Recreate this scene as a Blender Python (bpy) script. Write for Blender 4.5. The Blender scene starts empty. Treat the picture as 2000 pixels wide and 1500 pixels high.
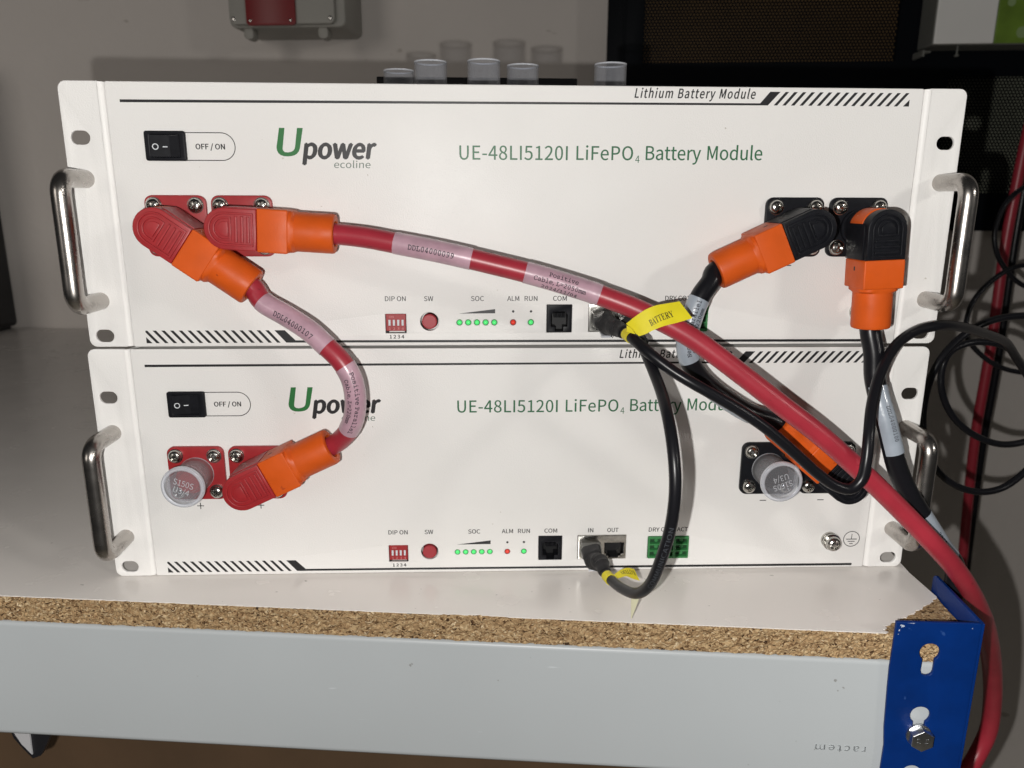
import bpy, bmesh, math, random, os
from mathutils import Vector, Matrix
random.seed(4)
sc = bpy.context.scene
COL = sc.collection
MM = 0.001

# ------------------------------------------------------------------ camera
CAM = Vector((223.98699, -430.28506, 226.46318))            # mm; origin = lower left corner of the lower module's face
FPX = 1499.176                                              # focal length in pixels of a 2000 px wide frame
RIGHT = Vector((0.9994275, -0.0336318, 0.0036825))
DOWN = Vector((-0.0045775, -0.2422596, -0.9702007))
FWD = Vector((0.0335217, 0.9696283, -0.2422749))
cd = bpy.data.cameras.new('camera')
cam = bpy.data.objects.new('camera', cd); COL.objects.link(cam)
cd.sensor_width = 36; cd.lens = FPX / 2000 * 36
cd.clip_start = 0.02; cd.clip_end = 60
m3 = Matrix((RIGHT, -DOWN, -FWD)).transposed()
cam.matrix_world = Matrix.Translation(CAM * MM) @ m3.to_4x4()
cd.dof.use_dof = True; cd.dof.focus_distance = 0.425; cd.dof.aperture_fstop = 13
sc.camera = cam

# ------------------------------------------------------------------ light
W = bpy.data.worlds.new('World'); sc.world = W; W.use_nodes = True
bg = W.node_tree.nodes['Background']
bg.inputs[0].default_value = (0.95, 0.97, 1.0, 1); bg.inputs[1].default_value = 0.018
FLASH_W, LAMP_W = 5.2, 0.38
ld = bpy.data.lights.new('phone_flash', 'POINT'); ld.energy = FLASH_W; ld.shadow_soft_size = 0.0022; ld.color = (1.0, 0.975, 0.94)
fl = bpy.data.objects.new('phone_flash', ld); COL.objects.link(fl)
fl.matrix_world = Matrix.Translation((CAM + RIGHT * -25.8 + DOWN * 18.2) * MM) @ m3.to_4x4() @ Matrix.Rotation(math.radians(9), 4, 'X')
ld.use_nodes = True                                          # off-axis boost added to the flash to even out its falloff
nt = ld.node_tree; em = nt.nodes['Emission']
tc = nt.nodes.new('ShaderNodeTexCoord'); sx = nt.nodes.new('ShaderNodeSeparateXYZ')
ab = nt.nodes.new('ShaderNodeMath'); ab.operation = 'ABSOLUTE'
mx = nt.nodes.new('ShaderNodeMath'); mx.operation = 'MAXIMUM'; mx.inputs[1].default_value = 0.5
pw = nt.nodes.new('ShaderNodeMath'); pw.operation = 'POWER'; pw.inputs[1].default_value = -3.6
nt.links.new(tc.outputs['Normal'], sx.inputs[0]); nt.links.new(sx.outputs[2], ab.inputs[0])
nt.links.new(ab.outputs[0], mx.inputs[0]); nt.links.new(mx.outputs[0], pw.inputs[0]); nt.links.new(pw.outputs[0], em.inputs['Strength'])
ad = bpy.data.lights.new('room_lamp', 'AREA'); ad.energy = LAMP_W; ad.size = 0.16; ad.spread = math.radians(60); ad.color = (1.0, 0.96, 0.9)
al = bpy.data.objects.new('room_lamp', ad); COL.objects.link(al)
al.location = (1.45, -1.05, 0.72)
al.rotation_euler = (Vector((0.25, 0, 0.14)) - Vector(al.location)).to_track_quat('-Z', 'Y').to_euler()
bd = bpy.data.lights.new('side_fill', 'AREA'); bd.energy = 2.4; bd.size = 1.0; bd.spread = math.radians(75); bd.color = (1.0, 0.93, 0.86)  # soft fill light, added to brighten the left part of the wall
bl = bpy.data.objects.new('side_fill', bd); COL.objects.link(bl)
bl.location = (-1.7, -2.3, 0.75)
bl.rotation_euler = (Vector((-0.9, 0.85, 0.4)) - Vector(bl.location)).to_track_quat('-Z', 'Y').to_euler()
sc.view_settings.view_transform = 'Standard'; sc.view_settings.look = 'None'
sc.view_settings.exposure = 0.1; sc.view_settings.gamma = 1
sc.cycles.max_bounces = 8; sc.cycles.use_denoising = True

# ------------------------------------------------------------------ frames of reference
HU = 140.37
TU = Vector((3.0056, 0.6237, 1.1426)); YAW = math.radians(0.4392); PIT = math.radians(-0.2956)
C0 = Vector((241.3, 0, 0))
RU = Matrix.Rotation(YAW, 3, 'Z') @ Matrix.Rotation(PIT, 3, 'X')
def U2W(a): return RU @ (Vector(a) - C0) + C0 + TU + Vector((0, 0, HU))
def L2W(a): return Vector(a)
TH = math.radians(-6.098); S0 = Vector((439.5, -74, 0))
ST = Vector((math.cos(TH), math.sin(TH), 0)); SN = Vector((-math.sin(TH), math.cos(TH), 0))
def S2W(u, v, z): return S0 + ST * u + SN * v + Vector((0, 0, z))
def ray(px, py): return RIGHT * ((px - 1000) / FPX) + DOWN * ((py - 750) / FPX) + FWD
def P(px, py, p):
    """point seen at a photo pixel, p mm in front of the modules' face"""
    d = ray(px, py); return CAM + d * ((-p - CAM.y) / d.y)
def pix(X):
    d = Vector(X) - CAM; z = d.dot(FWD); return (1000 + FPX * d.dot(RIGHT) / z, 750 + FPX * d.dot(DOWN) / z)
def wallpt(px, py, v):
    """point seen at a photo pixel on the plane v mm behind the shelf front, as shelf coordinates"""
    d = ray(px, py); q = CAM + d * (((S0 + SN * v - CAM).dot(SN)) / d.dot(SN)); r = q - S0
    return (r.dot(ST), r.dot(SN), r.z)

# ------------------------------------------------------------------ materials
MATS = {}
def mat(name, col, rough=0.5, metal=0.0, bump=None, var=None, coat=0.0, spec=0.5, emit=None, aniso=0.0, rvar=None):
    m = bpy.data.materials.new(name); m.use_nodes = True; t = m.node_tree; b = t.nodes['Principled BSDF']
    b.inputs['Base Color'].default_value = (*col, 1); b.inputs['Roughness'].default_value = rough
    b.inputs['Metallic'].default_value = metal; b.inputs['Specular IOR Level'].default_value = spec
    b.inputs['Coat Weight'].default_value = coat
    co = t.nodes.new('ShaderNodeTexCoord')
    if var:
        n = t.nodes.new('ShaderNodeTexNoise'); n.inputs['Scale'].default_value = var[0]; n.inputs['Detail'].default_value = 5
        t.links.new(co.outputs['Object'], n.inputs['Vector'])
        r = t.nodes.new('ShaderNodeValToRGB'); a = var[1]
        r.color_ramp.elements[0].position = 0.3; r.color_ramp.elements[1].position = 0.7
        r.color_ramp.elements[0].color = (*[max(0, c * (1 - a)) for c in col], 1)
        r.color_ramp.elements[1].color = (*[min(1, c * (1 + a)) for c in col], 1)
        t.links.new(n.outputs['Fac'], r.inputs[0]); t.links.new(r.outputs[0], b.inputs['Base Color'])
    if rvar:
        n = t.nodes.new('ShaderNodeTexNoise'); n.inputs['Scale'].default_value = rvar[0]; n.inputs['Detail'].default_value = 4
        t.links.new(co.outputs['Object'], n.inputs['Vector'])
        q = t.nodes.new('ShaderNodeMapRange'); q.inputs[1].default_value = 0.3; q.inputs[2].default_value = 0.7
        q.inputs[3].default_value = rough - rvar[1]; q.inputs[4].default_value = rough + rvar[1]
        t.links.new(n.outputs['Fac'], q.inputs[0]); t.links.new(q.outputs[0], b.inputs['Roughness'])
    if bump:
        n = t.nodes.new('ShaderNodeTexNoise'); n.inputs['Scale'].default_value = bump[0]; n.inputs['Detail'].default_value = 3
        t.links.new(co.outputs['Object'], n.inputs['Vector'])
        q = t.nodes.new('ShaderNodeBump'); q.inputs['Strength'].default_value = bump[1]; q.inputs['Distance'].default_value = bump[2]
        t.links.new(n.outputs['Fac'], q.inputs['Height']); t.links.new(q.outputs[0], b.inputs['Normal'])
    if emit:
        b.inputs['Emission Color'].default_value = (*emit[0], 1); b.inputs['Emission Strength'].default_value = emit[1]
    MATS[name] = m
    return m
mat('white_paint', (0.80, 0.79, 0.772), 0.50, bump=(1300, 0.75, 0.0002), var=(16, 0.014), rvar=(14, 0.09))
mat('print_black', (0.012, 0.012, 0.014), 0.45)
mat('print_green', (0.022, 0.13, 0.055), 0.45)
mat('print_logo_green', (0.016, 0.155, 0.035), 0.45)
mat('print_grey_green', (0.10, 0.15, 0.12), 0.5)
mat('print_white', (0.62, 0.65, 0.68), 0.5)
mat('print_pink', (0.65, 0.25, 0.25), 0.5)
mat('black_plastic', (0.008, 0.0085, 0.011), 0.42, bump=(900, 0.12, 0.0002), var=(400, 0.2), spec=0.16)
mat('black_rubber', (0.020, 0.020, 0.021), 0.5, bump=(700, 0.12, 0.0002), spec=0.3)
mat('cavity', (0.006, 0.006, 0.007), 0.6)
mat('red_plastic', (0.31, 0.017, 0.021), 0.42, bump=(1200, 0.2, 0.0002), var=(300, 0.08))
mat('orange_plastic', (0.58, 0.088, 0.010), 0.45, bump=(1300, 0.22, 0.0002), var=(90, 0.07), spec=0.22, rvar=(120, 0.1))
mat('red_jacket', (0.34, 0.026, 0.042), 0.36, bump=(500, 0.10, 0.0003), var=(60, 0.08))
mat('black_jacket', (0.008, 0.008, 0.010), 0.30, bump=(600, 0.06, 0.0003), spec=0.25)
mat('steel', (0.62, 0.60, 0.57), 0.24, 1.0)
mat('brushed_steel', (0.44, 0.415, 0.39), 0.27, 1.0, rvar=(120, 0.03))
mat('nickel', (0.52, 0.51, 0.48), 0.22, 1.0, var=(300, 0.15))
mat('label_white', (0.30, 0.34, 0.39), 0.32, bump=(180, 0.5, 0.0006), var=(90, 0.12), coat=0.5)
mat('label_pink', (0.46, 0.29, 0.35), 0.33, bump=(140, 0.4, 0.0005), var=(110, 0.16), coat=0.5)
mat('yellow_tag', (0.70, 0.60, 0.015), 0.45, var=(120, 0.06))
mat('pale_tag', (0.66, 0.64, 0.45), 0.5)
mat('led_green', (0.05, 0.5, 0.12), 0.25, emit=((0.10, 0.85, 0.20), 0.55))
mat('led_red', (0.5, 0.03, 0.02), 0.25, emit=((0.9, 0.05, 0.02), 0.35))
mat('led_green_rim', (0.02, 0.14, 0.05), 0.3)
mat('led_red_rim', (0.16, 0.012, 0.012), 0.3)
mat('green_block', (0.035, 0.20, 0.06), 0.42, var=(300, 0.1))
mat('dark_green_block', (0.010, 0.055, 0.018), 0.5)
mat('button_red', (0.36, 0.035, 0.045), 0.45, bump=(1500, 0.3, 0.0002))
mat('wall_paint', (0.66, 0.615, 0.575), 0.75, bump=(60, 0.35, 0.002), var=(2.2, 0.09))
mat('beam_paint', (0.38, 0.405, 0.418), 0.42, bump=(300, 0.10, 0.0003), var=(7, 0.03))
mat('blue_paint', (0.0004, 0.018, 0.115), 0.42, bump=(350, 0.25, 0.0003), var=(60, 0.12), spec=0.2)
mat('zinc', (0.58, 0.59, 0.60), 0.30, 1.0, bump=(900, 0.2, 0.0002), var=(200, 0.15))
mat('dark_steel', (0.0025, 0.0035, 0.0055), 0.5, spec=0.1)
mat('dark_lining', (0.22, 0.13, 0.045), 0.8, var=(5, 0.3))
mat('green_lining', (0.30, 0.31, 0.23), 0.8, var=(8, 0.3))
mat('grey_box', (0.33, 0.32, 0.29), 0.5, var=(12, 0.06))
mat('dark_red_plate', (0.20, 0.006, 0.008), 0.4)
mat('offwhite_box', (0.84, 0.83, 0.80), 0.5, var=(10, 0.03))
mat('inverter_side', (0.16, 0.16, 0.145), 0.5)
mat('lime_panel', (0.15, 0.25, 0.03), 0.45, var=(30, 0.2))
mat('lime_pale', (0.26, 0.36, 0.16), 0.5)
mat('cardboard', (0.095, 0.055, 0.027), 0.8, var=(9, 0.18), bump=(150, 0.2, 0.0005))
mat('black_bag', (0.008, 0.008, 0.010), 0.4)
mat('grey_strip', (0.35, 0.35, 0.36), 0.5)
mat('floor_concrete', (0.14, 0.125, 0.10), 0.7, var=(6, 0.2))
mat('tag_ink', (0.05, 0.04, 0.01), 0.5)
mat('label_ink', (0.018, 0.018, 0.03), 0.5)
mat('clear_plug', (0.16, 0.16, 0.15), 0.3)
mat('faint_ink', (0.05, 0.055, 0.065), 0.5)
mat('worn_paint', (0.42, 0.47, 0.55), 0.5)

def specks(name, scale, lo, col, stretch=(1, 1, 1), detail=2):
    """sparse small marks of another colour on an existing material"""
    t = MATS[name].node_tree; b = t.nodes['Principled BSDF']; i = b.inputs['Base Color']
    co = [n for n in t.nodes if n.type == 'TEX_COORD'][0]
    mp = t.nodes.new('ShaderNodeMapping'); mp.inputs['Scale'].default_value = stretch; mp.inputs['Rotation'].default_value = (0.3, 0.5, 0.4)
    n = t.nodes.new('ShaderNodeTexNoise'); n.inputs['Scale'].default_value = scale; n.inputs['Detail'].default_value = detail
    t.links.new(co.outputs['Object'], mp.inputs[0]); t.links.new(mp.outputs[0], n.inputs['Vector'])
    q = t.nodes.new('ShaderNodeMapRange'); q.inputs[1].default_value = lo; q.inputs[2].default_value = lo + 0.03; q.inputs[4].default_value = 0.8
    t.links.new(n.outputs['Fac'], q.inputs[0])
    mi = t.nodes.new('ShaderNodeMixRGB'); mi.inputs[2].default_value = (*col, 1); t.links.new(q.outputs[0], mi.inputs[0])
    if i.links: t.links.new(i.links[0].from_socket, mi.inputs[1])
    else: mi.inputs[1].default_value = i.default_value
    t.links.new(mi.outputs[0], i)
specks('beam_paint', 210, 0.765, (0.2, 0.2, 0.19)); specks('beam_paint', 130, 0.765, (0.5, 0.53, 0.55), (0.25, 1, 1.6))
specks('white_paint', 300, 0.785, (0.5, 0.47, 0.42)); specks('wall_paint', 18, 0.72, (0.40, 0.36, 0.32), (1, 1, 2))
specks('blue_paint', 150, 0.72, (0.02, 0.06, 0.2)); specks('orange_plastic', 200, 0.73, (0.36, 0.05, 0.01)); specks('red_jacket', 150, 0.72, (0.22, 0.02, 0.03), (1, 1, 2))
# melamine: grey-white laminate with faint scuffs and a few dark specks
m = mat('melamine', (0.74, 0.705, 0.67), 0.24, var=(9, 0.03), rvar=(30, 0.05), bump=(400, 0.05, 0.0002))
t = m.node_tree; b = t.nodes['Principled BSDF']
src = b.inputs['Base Color'].links[0].from_socket
co = [n for n in t.nodes if n.type == 'TEX_COORD'][0]
n = t.nodes.new('ShaderNodeTexNoise'); n.inputs['Scale'].default_value = 110; n.inputs['Detail'].default_value = 3
mp = t.nodes.new('ShaderNodeMapping'); mp.inputs['Scale'].default_value = (1, 0.5, 1)
t.links.new(co.outputs['Object'], mp.inputs[0]); t.links.new(mp.outputs[0], n.inputs['Vector'])
r = t.nodes.new('ShaderNodeValToRGB'); r.color_ramp.elements[0].position = 0.765; r.color_ramp.elements[1].position = 0.80
r.color_ramp.elements[0].color = (0, 0, 0, 1); r.color_ramp.elements[1].color = (0.7, 0.7, 0.7, 1)
mi = t.nodes.new('ShaderNodeMixRGB'); mi.inputs[2].default_value = (0.36, 0.34, 0.315, 1)
t.links.new(n.outputs['Fac'], r.inputs[0]); t.links.new(r.outputs[0], mi.inputs[0]); t.links.new(src, mi.inputs[1])
t.links.new(mi.outputs[0], b.inputs['Base Color'])

specks('melamine', 90, 0.745, (0.62, 0.58, 0.54), (0.12, 1, 1)); specks('melamine', 170, 0.755, (0.2, 0.19, 0.17), (1, 2, 1))
# chipboard: cells of flattened wood flakes, dark gaps between some of them
def chipboard():
    m = bpy.data.materials.new('chipboard'); m.use_nodes = True; t = m.node_tree; b = t.nodes['Principled BSDF']
    b.inputs['Roughness'].default_value = 0.8; b.inputs['Specular IOR Level'].default_value = 0.2
    co = t.nodes.new('ShaderNodeTexCoord')
    wn = t.nodes.new('ShaderNodeTexNoise'); wn.inputs['Scale'].default_value = 220; wn.inputs['Detail'].default_value = 2
    t.links.new(co.outputs['Object'], wn.inputs['Vector'])
    wm = t.nodes.new('ShaderNodeMixRGB'); wm.blend_type = 'LINEAR_LIGHT'; wm.inputs[0].default_value = 0.004
    t.links.new(co.outputs['Object'], wm.inputs[1]); t.links.new(wn.outputs['Color'], wm.inputs[2])
    mp = t.nodes.new('ShaderNodeMapping'); mp.inputs['Scale'].default_value = (480, 1000, 1450)
    t.links.new(wm.outputs[0], mp.inputs[0])
    v = t.nodes.new('ShaderNodeTexVoronoi'); v.inputs['Scale'].default_value = 1
    t.links.new(mp.outputs[0], v.inputs['Vector'])
    r = t.nodes.new('ShaderNodeValToRGB'); e = r.color_ramp
    cols = [(0.0, (0.035, 0.017, 0.008)), (0.07, (0.11, 0.058, 0.025)), (0.22, (0.27, 0.17, 0.085)), (0.60, (0.36, 0.24, 0.125)), (0.90, (0.45, 0.325, 0.18)), (1, (0.58, 0.46, 0.30))]
    while len(e.elements) < len(cols): e.elements.new(0.5)
    for el, (p, c) in zip(e.elements, cols): el.position = p; el.color = (*c, 1)
    sp = t.nodes.new('ShaderNodeSeparateColor'); t.links.new(v.outputs['Color'], sp.inputs[0])
    t.links.new(sp.outputs[0], r.inputs[0])
    n2 = t.nodes.new('ShaderNodeTexNoise'); n2.inputs['Scale'].default_value = 900; n2.inputs['Detail'].default_value = 4
    t.links.new(co.outputs['Object'], n2.inputs['Vector'])
    mr = t.nodes.new('ShaderNodeMapRange'); mr.inputs[1].default_value = 0.25; mr.inputs[2].default_value = 0.75; mr.inputs[3].default_value = 0.7; mr.inputs[4].default_value = 1.3
    t.links.new(n2.outputs['Fac'], mr.inputs[0])
    ml = t.nodes.new('ShaderNodeMixRGB'); ml.blend_type = 'MULTIPLY'; ml.inputs[0].default_value = 1
    t.links.new(r.outputs[0], ml.inputs[1]); t.links.new(mr.outputs[0], ml.inputs[2])
    t.links.new(ml.outputs[0], b.inputs['Base Color'])
    bp = t.nodes.new('ShaderNodeBump'); bp.inputs['Strength'].default_value = 0.9; bp.inputs['Distance'].default_value = 0.0006
    ad = t.nodes.new('ShaderNodeMath'); ad.operation = 'ADD'
    t.links.new(sp.outputs[1], ad.inputs[0]); t.links.new(n2.outputs['Fac'], ad.inputs[1])
    t.links.new(ad.outputs[0], bp.inputs['Height']); t.links.new(bp.outputs[0], b.inputs['Normal'])
    MATS['chipboard'] = m
chipboard()

def frosted(name, col, alpha, rough):
    m = bpy.data.materials.new(name); m.use_nodes = True; t = m.node_tree; b = t.nodes['Principled BSDF']
    b.inputs['Base Color'].default_value = (*col, 1); b.inputs['Roughness'].default_value = rough
    tr = t.nodes.new('ShaderNodeBsdfTransparent'); tr.inputs[0].default_value = (0.94, 0.95, 0.97, 1)
    mx = t.nodes.new('ShaderNodeMixShader')
    fr = t.nodes.new('ShaderNodeLayerWeight'); fr.inputs[0].default_value = 0.35
    mr = t.nodes.new('ShaderNodeMapRange'); mr.inputs[3].default_value = alpha; mr.inputs[4].default_value = min(1, alpha + 0.45)
    t.links.new(fr.outputs['Facing'], mr.inputs[0])
    t.links.new(mr.outputs[0], mx.inputs[0]); t.links.new(tr.outputs[0], mx.inputs[1]); t.links.new(b.outputs[0], mx.inputs[2])
    t.links.new(mx.outputs[0], t.nodes['Material Output'].inputs[0]); MATS[name] = m
frosted('cap_plastic', (0.50, 0.50, 0.52), 0.09, 0.35)
frosted('cap_emboss', (0.75, 0.77, 0.82), 0.5, 0.25)

# ------------------------------------------------------------------ mesh helpers (all in mm)
def mesh_obj(name, vf, m, parent=None, smooth=35, org=Vector((0, 0, 0)), bevel=0, recalc=True, cat=None, label=None, group=None, kind=None):
    V, F = vf
    me = bpy.data.meshes.new(name)
    o3 = Vector(org)
    me.from_pydata([((Vector(v) - o3) * MM)[:] for v in V], [], F)
    bm = bmesh.new(); bm.from_mesh(me)
    bmesh.ops.remove_doubles(bm, verts=bm.verts, dist=1e-7)
    if recalc: bmesh.ops.recalc_face_normals(bm, faces=bm.faces)
    bm.to_mesh(me); bm.free()
    if smooth:
        me.polygons.foreach_set('use_smooth', [True] * len(me.polygons)); me.set_sharp_from_angle(angle=math.radians(smooth))
    me.materials.append(MATS[m])
    o = bpy.data.objects.new(name, me); COL.objects.link(o)
    if parent: o.parent = parent
    else: o.location = o3 * MM
    if bevel:
        b = o.modifiers.new('bevel', 'BEVEL'); b.width = bevel * MM; b.segments = 2; b.limit_method = 'ANGLE'; b.angle_limit = math.radians(50)
    tag(o, label, cat, group, kind)
    return o
def tag(o, label=None, cat=None, group=None, kind=None):
    if label: o['label'] = label
    if cat: o['category'] = cat
    if group: o['group'] = group
    if kind: o['kind'] = kind
def thing(name, label, cat, loc=(0, 0, 0), rot=(0, 0, 0), group=None):
    o = bpy.data.objects.new(name, None); COL.objects.link(o); o.empty_display_size = 0.02
    o.location = Vector(loc) * MM; o.rotation_euler = rot; tag(o, label, cat, group); return o
def join(*vfs):
    V, F = [], []
    for v, f in vfs:
        k = len(V); V += [Vector(x) for x in v]; F += [tuple(i + k for i in q) for q in f]
    return V, F
def xf(vf, fn): return [fn(Vector(v)) for v in vf[0]], vf[1]
def box(x0, x1, y0, y1, z0, z1):
    V = [(x, y, z) for x in (x0, x1) for y in (y0, y1) for z in (z0, z1)]
    return V, [(0, 1, 3, 2), (4, 6, 7, 5), (0, 4, 5, 1), (2, 3, 7, 6), (0, 2, 6, 4), (1, 5, 7, 3)]
def plate(loops, depth, bevel=0.0, res=1):
    """2-D outlines (first outer, then holes) given a thickness: local z from 0 to depth"""
    k = bpy.data.curves.new('k', 'CURVE'); k.dimensions = '2D'; k.fill_mode = 'BOTH'
    for lp in loops:
        s = k.splines.new('POLY'); s.points.add(len(lp) - 1)
        for i, q in enumerate(lp): s.points[i].co = (q[0], q[1], 0, 1)
        s.use_cyclic_u = True
    k.extrude = depth / 2 - bevel; k.bevel_depth = bevel; k.bevel_resolution = res; k.offset = -bevel
    o = bpy.data.objects.new('k', k); me = o.to_mesh()
    V = [Vector((v.co.x, v.co.y, v.co.z + depth / 2)) for v in me.vertices]; F = [tuple(p.vertices) for p in me.polygons]
    o.to_mesh_clear(); bpy.data.objects.remove(o); bpy.data.curves.remove(k)
    return V, F
def face(vf, p0):
    """plate outline (x, y) laid on a vertical face: x stays, y becomes z, front of the plate at depth -p0 (towards the viewer)"""
    return xf(vf, lambda v: Vector((v.x, -p0 + v.z, v.y)))
def arc(cx, cy, r, a0, a1, n): return [(cx + r * math.cos(a0 + (a1 - a0) * i / n), cy + r * math.sin(a0 + (a1 - a0) * i / n)) for i in range(n + 1)]
def circ(cx, cy, r, n=32): return arc(cx, cy, r, 0, 2 * math.pi, n)[:-1]
def rrect(x0, y0, x1, y1, r, n=6):
    h = math.pi / 2; r = r if isinstance(r, (list, tuple)) else (r,) * 4; o = []
    for (cx, cy, a, q) in ((x1 - r[0], y0 + r[0], -h, r[0]), (x1 - r[1], y1 - r[1], 0, r[1]), (x0 + r[2], y1 - r[2], h, r[2]), (x0 + r[3], y0 + r[3], 2 * h, r[3])):
        o += arc(cx, cy, q, a, a + h, n) if q > 0 else [(x1 if cx > (x0 + x1) / 2 else x0, y1 if cy > (y0 + y1) / 2 else y0)]
    return o
def slot(cx, cy, w, h): return rrect(cx - w / 2, cy - h / 2, cx + w / 2, cy + h / 2, h / 2 - 0.01, 8)
def lathe(prof, n=32, cx=0, cz=0, cap=True):
    """profile (radius, p) about an axis that points out of the face (towards -y)"""
    V, F = [], []
    for (r, p) in prof:
        for i in range(n):
            a = 2 * math.pi * i / n; V.append(Vector((cx + r * math.cos(a), -p, cz + r * math.sin(a))))
    for j in range(len(prof) - 1):
        for i in range(n):
            k = (i + 1) % n; F.append((j * n + i, j * n + k, (j + 1) * n + k, (j + 1) * n + i))
    if cap:
        F.append(tuple(range(n))); F.append(tuple((len(prof) - 1) * n + i for i in range(n)))
    return V, F
def spline(pts, n=14):
    P_ = [Vector(p) for p in pts]; P_ = [P_[0] * 2 - P_[1]] + P_ + [P_[-1] * 2 - P_[-2]]; o = []
    for i in range(1, len(P_) - 2):
        p0, p1, p2, p3 = P_[i - 1:i + 3]
        d1, d2, d3 = [max(1e-3, (a - b).length ** 0.5) for a, b in ((p1, p0), (p2, p1), (p3, p2))]
        t1 = ((p1 - p0) / d1 - (p2 - p0) / (d1 + d2) + (p2 - p1) / d2) * d2
        t2 = ((p2 - p1) / d2 - (p3 - p1) / (d2 + d3) + (p3 - p2) / d3) * d2
        for k in range(n):
            t = k / n; a, b, c, d = 2 * t**3 - 3 * t**2 + 1, t**3 - 2 * t**2 + t, -2 * t**3 + 3 * t**2, t**3 - t**2
            o.append(p1 * a + t1 * b + p2 * c + t2 * d)
    o.append(P_[-2]); return o
class Path:
    def __init__(s, pts, step=1.5, relax=2):
        raw = spline(pts)
        for _ in range(relax):
            raw = [raw[0]] + [(raw[i - 1] + raw[i] * 2 + raw[i + 1]) / 4 for i in range(1, len(raw) - 1)] + [raw[-1]]
        acc = [0]
        for a, b in zip(raw, raw[1:]): acc.append(acc[-1] + (b - a).length)
        s.L = acc[-1]; N = max(4, int(s.L / step)); s.n = N; s.c = []; j = 0
        for i in range(N + 1):
            q = s.L * i / N
            while j < len(raw) - 2 and acc[j + 1] < q: j += 1
            f = (q - acc[j]) / max(1e-9, acc[j + 1] - acc[j]); s.c.append(raw[j].lerp(raw[j + 1], min(1, max(0, f))))
        s.t = [((s.c[min(N, i + 1)] - s.c[max(0, i - 1)]).normalized()) for i in range(N + 1)]
        s.e, s.s = [], []
        for c, t in zip(s.c, s.t):
            e = (CAM - c).normalized(); e = (e - t * e.dot(t)).normalized(); s.e.append(e); s.s.append(e.cross(t))
    def at(s, q):
        f = min(max(q / s.L, 0), 1) * s.n; i = min(int(f), s.n - 1); f -= i
        return s.c[i].lerp(s.c[i + 1], f), s.e[i].lerp(s.e[i + 1], f), s.s[i].lerp(s.s[i + 1], f)
    def pos(s, px, py):
        return min(range(s.n + 1), key=lambda i: sum((a - b) ** 2 for a, b in zip(pix(s.c[i]), (px, py)))) * s.L / s.n
    def tube(s, r, sides=24, q0=None, q1=None, a0=None, a1=None, caps=True, shape=None):
        """r: number or function of arc length; a0..a1: part of the way round, 0 = towards the viewer"""
        q0 = 0 if q0 is None else q0; q1 = s.L if q1 is None else q1
        N = max(2, int((q1 - q0) / (s.L / s.n))); V, F = [], []; full = a0 is None
        m = sides if full else sides + 1
        for i in range(N + 1):
            q = q0 + (q1 - q0) * i / N; c, e, sd = s.at(q); rr = r(q) if callable(r) else r
            for k in range(m):
                a = 2 * math.pi * k / sides if full else a0 + (a1 - a0) * k / sides
                V.append(c + (e * math.cos(a) + sd * math.sin(a)) * rr * (shape(q, a) if shape else 1))
        for i in range(N):
            for k in range(sides):
                k2 = (k + 1) % m if full else k + 1
                F.append((i * m + k, i * m + k2, (i + 1) * m + k2, (i + 1) * m + k))
        if caps and full: F += [tuple(range(m)), tuple(N * m + k for k in range(m))]
        return V, F

# ------------------------------------------------------------------ lettering
FONTS = {}
def font(key):
    f = {'sans': 'Noto Sans CJK Regular.woff2', 'math': 'NotoSansMath-Regular.woff2', 'mono': 'DejaVuSansMono.woff2'}[key]
    if key not in FONTS:
        try: FONTS[key] = bpy.data.fonts.load(os.path.join(bpy.utils.system_resource('DATAFILES'), 'fonts', f))
        except Exception: FONTS[key] = None
    return FONTS[key]
def raw_text(body, fnt, bold=0.0, shear=0.0, space=1.0):
    c = bpy.data.curves.new('t', 'FONT'); f = font(fnt)
    if f: c.font = f
    c.body = body; c.offset = bold; c.shear = shear; c.space_character = space; c.resolution_u = 4
    o = bpy.data.objects.new('t', c); me = o.to_mesh()
    V = [Vector((v.co.x, v.co.y, 0)) for v in me.vertices]; F = [tuple(p.vertices) for p in me.polygons]
    o.to_mesh_clear(); bpy.data.objects.remove(o); bpy.data.curves.remove(c); return V, F
def glyphs(body, x0, x1, y0, y1, fnt='sans', bold=0.0, shear=0.0, space=1.0, ref='H'):
    """flat lettering whose ink runs from x0 to x1 and whose letters of height ref stand from y0 to y1"""
    V, F = raw_text(body, fnt, 0, shear, space); R, _ = raw_text(ref, fnt, 0)
    if bold:                                                 # heavier strokes: shifted copies, each a hair in front of the last
        V0, F0, n = V, F, len(V); V, F = [], []
        h = max(v.y for v in R) - min(v.y for v in R); m = max(1, math.ceil(bold / 0.045)); sh = [(bold * h * i / m, 0) for i in range(-m, m + 1)] + [(0, bold * h * 0.7), (0, -bold * h * 0.7)]
        for k, (dx, dy) in enumerate(sh):
            V += [Vector((v.x + dx, v.y + dy, -0.004 * k)) for v in V0]; F += [tuple(i + k * n for i in f) for f in F0]
    lo, hi = min(v.x for v in V), max(v.x for v in V); b0, b1 = min(v.y for v in R), max(v.y for v in R)
    return [Vector((x0 + (v.x - lo) / (hi - lo) * (x1 - x0), y0 + (v.y - b0) / (b1 - b0) * (y1 - y0), v.z)) for v in V], F
SERIF_BOLD = lambda s: ''.join(chr(0x1D400 + ord(ch) - 65) if 'A' <= ch <= 'Z' else ch for ch in s)
def typewriter(s):
    o = ''
    for ch in s:
        if 'A' <= ch <= 'Z': o += chr(0x1D670 + ord(ch) - 65)
        elif 'a' <= ch <= 'z': o += chr(0x1D68A + ord(ch) - 97)
        elif '0' <= ch <= '9': o += chr(0x1D7F6 + ord(ch) - 48)
        else: o += ch
    return o

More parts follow.
